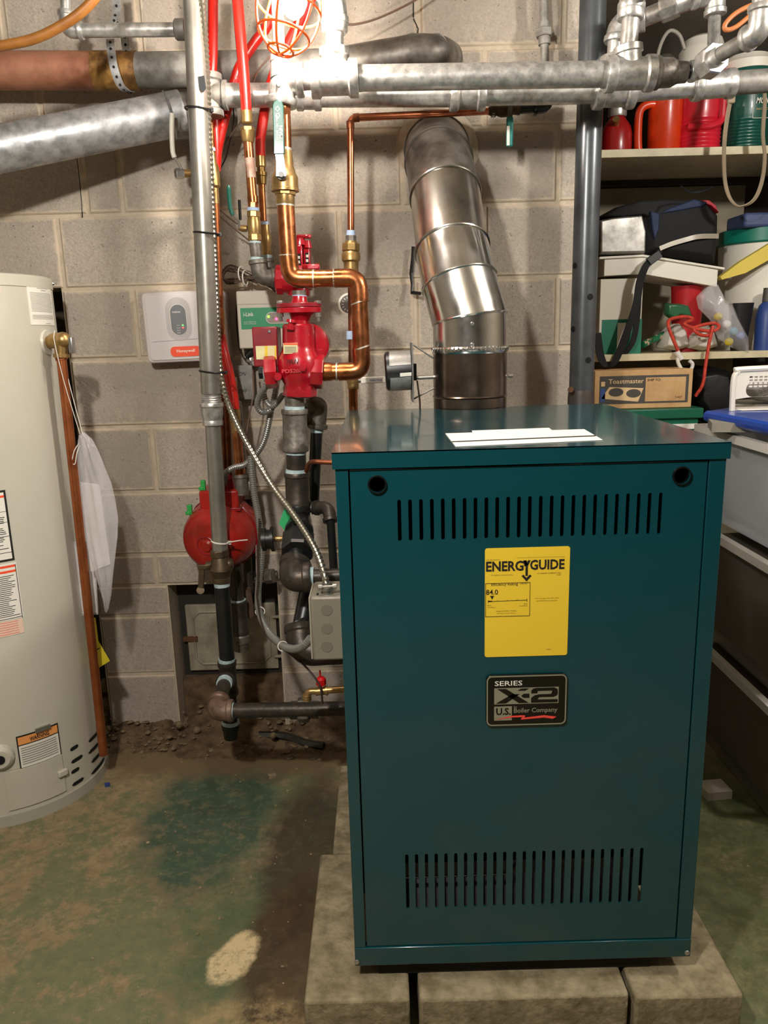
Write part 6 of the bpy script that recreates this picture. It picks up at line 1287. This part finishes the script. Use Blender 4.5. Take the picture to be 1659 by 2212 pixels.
for i, (s_, cc) in enumerate((('power', '#3ce03c'), ('heat', '#ff2a2a'), ('fault', None), ('aux', None))):
    text(s_, hq(.40, .515-.035*i, .0066), ex_, ez_, .010, .003, inkl, pn)
    if cc: c = hq(.475, .522-.035*i, .0066); MB().lathe(c, c+V((0, -.002, 0)), [(0, .0018), (1, .0014)], 10).build('status_light', mat('led '+cc, cc, .3, emit=(cc, 4.0)), pn)
og = flat('maker_badge', rrect(hw_*.37, hh_*.145, hh_*.06, 5), [], hq(.48, .15, .0052), ex_, ez_, .001, orange, HB); text('Honeywell', hq(.37, .125, .0060), ex_, ez_, hw_*.22, hh_*.055, white, og, bold=.015)
IB = thing('pump_controller', 'cream wall box with green band and small status lights behind the red pump', 'controller', U(575, 755, 2.28)); iy = 2.275
bd = pxbox('housing', 513, 627, 642, 752, iy, YW, beige, IB, .004)
pxbox('green_band', 520, 664, 642, 710, iy-.001, iy, green, IB); text('i-Link', U(526, 683.5, iy-.0016), X1, Z1, .029, .011, white, IB, bold=.015); text('DUAL THREE ZONE', U(527, 697, iy-.0016), X1, Z1, .034, .003, inkl, IB); text('PUMP CONTROLLER', U(527, 701, iy-.0016), X1, Z1, .036, .003, inkl, IB)
c = U(610, 686, iy-.0018); flat('indicator_window', rrect(.095, .032, .015, 6), [], c, X1, Z1, .001, mat('grey window', '#8d8079', .5), IB); flat('indicator_border', rrect(.095, .032, .015, 6), [rrect(.092, .029, .0135, 6)], c+V((0, -.0007, 0)), X1, Z1, .0004, inkl, IB)
for x_, cc in ((580, '#54e020'), (597, '#ff2a5a')): c = U(x_, 684 if x_ < 590 else 689, iy-.002); MB().lathe(c, c+V((0, -.003, 0)), [(0, .0032), (1, .0024)], 12).build('status_light', mat('led '+cc, cc, .3, emit=(cc, 4.0)), IB)
MB().lathe(U(589, 686, iy-.002), U(589, 686, iy-.003), [(0, .0028), (1, .0028)], 12).build('indicator', inkg, IB)
quad(MB(), [U(513, 658, iy-.0008), U(642, 655, iy-.0008), U(642, 654.4, iy-.0008), U(513, 657.4, iy-.0008)]).build('seam_line', inkg, IB)
SB = thing('switch_box', 'grey stamped steel switch box with handwriting below the cream controller', 'switch box', U(520, 865, 2.30)); sy_ = 2.295
pxbox('box_body', 487, 794, 545, 866, sy_, YW, boxm, SB, .004); pxbox('cover_plate', 489, 789, 547, 864, sy_-.004, sy_-.001, boxm, SB, .004)
pxbox('toggle', 503, 815, 512, 835, sy_-.012, sy_-.004, beige, SB, .001); text('ON', U(516, 812, sy_-.0048), X1, Z1, .022, .011, ink, SB, shear=.4); text('OFF', U(516, 850, sy_-.0048), X1, Z1, .026, .012, ink, SB, shear=.4)
for x_, y_ in ((505, 801), (505, 849), (541, 855)): c = U(x_, y_, sy_-.004); MB().lathe(c, c+V((0, -.002, 0)), [(0, .003), (1, .0022)], 8).build('screw', screwm, SB)
turn('conduit_clamp', (548, 790, 2.31), (538, 766, 2.31), [(0, 9), (.4, 9), (.4, 12), (.7, 12), (1, 8)], screwm, SB, 10); turn('black_grommet', (533, 772, 2.30), (545, 760, 2.30), [(0, 8), (1, 8)], blackp, SB, 10)
t = thing('loop_conduit', 'grey flexible conduit curling in a loop below the red pump', 'conduit', U(570, 890, 2.05))
flex('conduit', [(577, 832, 2.0), (563, 850, 2.02), (556, 875, 2.04), (566, 890, 2.05), (586, 884, 2.05), (592, 862, 2.06), (597, 835, 2.06)], 6.5, conduit, t, .006, .08)
flex('conduit', [(612, 852, 2.02), (600, 868, 2.03), (588, 878, 2.04), (577, 870, 2.05), (570, 850, 2.06), (574, 830, 2.07)], 6, conduit, t, .006, .08)
t = thing('pump_conduit', 'grey flexible conduit sweeping down from the loop to the red motor', 'conduit', U(483, 1045, 2.16))
flex('conduit', [(588, 870, 2.07), (582, 905, 2.08), (573, 945, 2.09), (558, 975, 2.1), (530, 1003, 2.12), (505, 1010, 2.13), (488, 1022, 2.14), (483, 1045, 2.16)], 6.5, conduit, t, .006, .08)
t = thing('switch_conduit', 'thin grey conduit dropping straight from the switch box', 'conduit', U(543, 1060, 2.18))
flex('conduit', [(516, 866, 2.28), (520, 905, 2.28), (524, 960, 2.25), (530, 1010, 2.22), (543, 1060, 2.18)], 5.5, conduit, t, .006, .08)

# ------------------------------------------------------------------ big circulator motor low on the left
t = thing('circulator_motor', 'worn red rounded circulator motor behind the gas riser', 'pump motor', U(470, 1245, 2.2)); cyx = 2.24
c = U(446, 1180, cyx-.135); ce = U(505, 1130, cyx+.03); k_ = sc(460, 1170, cyx)
MB().lathe(c, ce, [(0, 8*k_), (.0, 24*k_), (.03, 46*k_), (.08, 58*k_), (.2, 67*k_), (.4, 74*k_), (.62, 77*k_), (.85, 74*k_), (1, 62*k_)], 36).build('motor_shell', redm, t)
for r0 in (20, 40): 
    q = c.lerp(ce, .05 if r0 == 40 else .0); x_, y_ = _frame(ce-c); MB().tube([q+(x_*math.cos(a*.2618)+y_*math.sin(a*.2618))*r0*k_ for a in range(25)], .0022, 6, cap=False).build('end_ring', redd, t)
MB().lathe(c+(c-ce).normalized()*.006, c, [(0, 10*k_), (1, 14*k_)], 20).build('end_cap', redm, t)
pxbox('terminal_box', 430, 1060, 515, 1103, cyx-.09, cyx+.02, redm, t, .006); pxbox('box_lip', 428, 1098, 520, 1106, cyx-.095, cyx+.02, redd, t, .002)
q = c.lerp(ce, .62); x_, y_ = _frame(ce-c); MB().tube([q+(x_*math.cos(a*.2618)+y_*math.sin(a*.2618))*77*k_ for a in range(25)], .004, 6, cap=False).build('motor_band', redd, t)
for y_, x_ in ((1050, 438), (1103, 409)):
    pxbox('green_clip', x_-5, y_-12, x_+5, y_+10, cyx-.08, cyx-.068, greenl, t, .002); pxbox('green_clip', x_-9, y_+2, x_+2, y_+10, cyx-.082, cyx-.07, greenl, t, .002)
turn('conduit_hub', (490, 1030, 2.18), (490, 1062, 2.2), [(0, 12), (.4, 18), (1, 18)], redd, t, 16)
turn('volute_neck', (540, 1075, 2.27), (543, 1110, 2.27), [(0, 18), (1, 22)], iron, t)
lp = thing('lower_black_pipes', 'black iron drops with couplings behind the foot of the gas riser', 'iron pipe', U(518, 1400, 2.18))
seg('drop_pipe', (508, 1215, 2.17), (514, 1300, 2.17), 14, iron, lp); turn('coupling', (515, 1296, 2.17), (520, 1368, 2.17), [(0, 16), (.03, 18), (.1, 18), (.14, 17), (.84, 17), (.88, 19), (1, 19)], iron, lp); turn('thread_tape', (514, 1294, 2.17), (514, 1299, 2.17), [(0, 17), (1, 17)], tape, lp); turn('end_plug', (520, 1368, 2.17), (522, 1404, 2.17), [(0, 17), (.1, 20), (.5, 20), (.55, 18), (1, 16)], irong, lp)
seg('second_drop', (534, 1200, 2.25), (538, 1280, 2.25), 10, iron, lp); turn('coupling', (530, 1272, 2.22), (534, 1330, 2.22), [(0, 13), (1, 15)], ironr, lp); seg('third_drop', (545, 1150, 2.28), (548, 1246, 2.28), 9, ironb, lp); seg('cross_pipe', (540, 1250, 2.28), (600, 1240, 2.28), 8, irong, lp); hexn('union_nut', (575, 1246, 2.27), (592, 1244, 2.26), 16, irong, lp, 8)
# ------------------------------------------------------------------ iron supply drop next to the boiler
t = thing('iron_supply_drop', 'stack of iron couplings and union dropping from the red pump to the boiler', 'iron pipe', U(640, 1245, 1.8)); SYY = MY
turn('nipple', (636, 850, SYY), (637, 888, SYY), [(0, 21), (1, 21)], irong, t); turn('thread_tape', (636, 877, SYY), (636, 887, SYY), [(0, 22), (1, 22)], tape, t)
turn('coupling', (636, 884, SYY), (639, 975, SYY), [(0, 28), (.02, 29), (.1, 29), (.13, 26.5), (.84, 27), (.87, 28.5), (.98, 28.5), (1, 27)], irong, t)
seg('nipple', (639, 972, SYY), (641, 1024, SYY), 21.5, iron, t); turn('thread_tape', (639, 976, SYY), (639, 981, SYY), [(0, 22.5), (1, 22.5)], tape, t); turn('thread_tape', (641, 1013, SYY), (641, 1022, SYY), [(0, 23), (1, 25)], tape, t)
turn('coupling', (641, 1020, SYY), (644, 1092, SYY), [(0, 27), (.02, 28), (.12, 28), (.15, 26), (.82, 26), (.86, 27.5), (.98, 27.5), (1, 26)], iron, t)
tee('tee', (644, 1088, SYY), (648, 1170, SYY), (646, 1125, SYY), (646, 1150, SYY-.07), 25, ironb, t, 1.12, rb=27)
hexn('union_nut', (645, 1158, SYY-.055), (642, 1196, SYY-.12), 36, ironb, t, 8); turn('union_end', (645, 1150, SYY-.05), (638, 1215, SYY-.14), [(0, 26), (.6, 26), (.7, 20), (1, 19)], ironb, t)
elbow('elbow', (639, 1212, SYY-.14), (630, 1250, SYY-.18), (672, 1246, SYY-.18), 31, iron, t, 1.1, .98)
turn('thread_tape', (670, 1246, SYY-.18), (678, 1246, SYY-.18), [(0, 22), (1, 21)], tape, t); seg('boiler_nipple', (674, 1246, SYY-.18), (770, 1242, SYY-.18), 16, iron, t)
seg('return_nipple', (640, 1345, 1.80), (660, 1380, 1.78), 22, iron, t); elbow('lower_elbow', (648, 1352, 1.80), (652, 1408, 1.76), (770, 1400, 1.76), 32, iron, t, 1.1, .8); turn('thread_tape', (650, 1348, 1.80), (651, 1358, 1.80), [(0, 27), (1, 27)], tape, t); seg('return_drop', (668, 1270, 1.86), (652, 1350, 1.81), 20, ironb, t)
turn('side_port', (664, 1098, SYY), (682, 1097, SYY), [(0, 10), (.5, 10), (.5, 14), (1, 14)], iron, t); elbow('side_elbow', (682, 1097, SYY), (710, 1096, SYY-.02), (714, 1126, SYY-.04), 14, iron, t, 1.2); seg('side_drop', (714, 1122, SYY-.04), (722, 1245, SYY-.04), 9, ironb, t)
t = thing('bypass_branch', 'grey elbows with a black painted pipe behind the iron couplings', 'iron pipe', U(682, 1085, 2.03)); by3 = 2.03
elbow('elbow', (668, 880, by3), (690, 872, by3), (686, 925, by3), 18, irong, t, 1.2, .9); elbow('elbow', (655, 905, by3), (676, 900, by3), (670, 870, by3), 15, irong, t, 1.2); seg('nipple', (671, 880, by3), (671, 838, by3), 8, irong, t)
turn('thread_tape', (684, 924, by3), (684, 934, by3), [(0, 14.5), (1, 14.5)], tape, t); seg('pipe', (684, 930, by3), (676, 1092, by3), 13, ironb, t)
t = thing('sensor_tube', 'thin bent copper tube entering the boiler side', 'copper tube', U(690, 1000, 1.80)); MB().tube(fillet(PX([(662, 1018, 1.86), (668, 1000, 1.84), (676, 997, 1.82), (760, 1001, 1.80)]), .02), rpx((690, 1000, 1.82), 5.5), 10).build('tube', copperd, t)
t = thing('black_gauge', 'small black gauge seen from the side beside the iron tee', 'gauge', U(578, 1190, 1.93))
turn('case', (566, 1166, SYY), (594, 1164, SYY), [(0, 22), (.05, 25), (.35, 25), (.36, 21), (.7, 21), (.72, 27), (.95, 27), (1, 25)], blackp, t, 28); turn('stem', (592, 1164, SYY), (622, 1163, SYY), [(0, 5), (.4, 7), (.6, 5), (1, 5)], brass, t, 10)
t = thing('green_tag', 'folded bright green paper tag hanging from the iron tee', 'paper tag', U(618, 1150, 1.90))
for pts in (((615, 1096), (629, 1108), (624, 1135), (622, 1154), (603, 1130)), ):
    P = [U(x, y, 1.885) for x, y in pts]; P[1].y += .012; P[4].y -= .006; MB().add(P+[p+V((0, .001, 0)) for p in P], [tuple(range(4, -1, -1)), tuple(range(5, 10))]+[(i, (i+1) % 5, 5+(i+1) % 5, 5+i) for i in range(5)]).build('tag_sheet', mat('green tag paper', '#35b06a', .6), t, smooth=False)
# small brass drain with red handle
t = thing('brass_drain', 'small brass drain cock with red handle above the gas pipe', 'drain valve', U(665, 1510, 1.72)); dy_ = 1.72
seg('pipe', (690, 1492, dy_), (765, 1487, dy_), 7.5, brass, t); turn('cock_body', (682, 1494, dy_), (708, 1491, dy_), [(0, 9), (.8, 9), (.82, 11), (1, 11)], brass, t); bend('spout', [(686, 1493, dy_), (664, 1493, dy_), (663, 1512, dy_)], 7, brass, t, .014); turn('spout_thread', (663, 1500, dy_), (663, 1512, dy_), [(0, 9), (.2, 10), (.4, 9), (.6, 10), (.8, 9), (1, 10)], brass, t)
turn('handle', (694, 1484, dy_-.004), (693, 1462, dy_-.004), [(0, 5), (.25, 11), (.8, 11), (1, 6)], mat('bright red plastic', '#c01818', .35), t, 8); turn('handle_stem', (692, 1464, dy_-.004), (691, 1448, dy_-.004), [(0, 2), (1, 2)], MATS['bright red plastic'], t, 8)
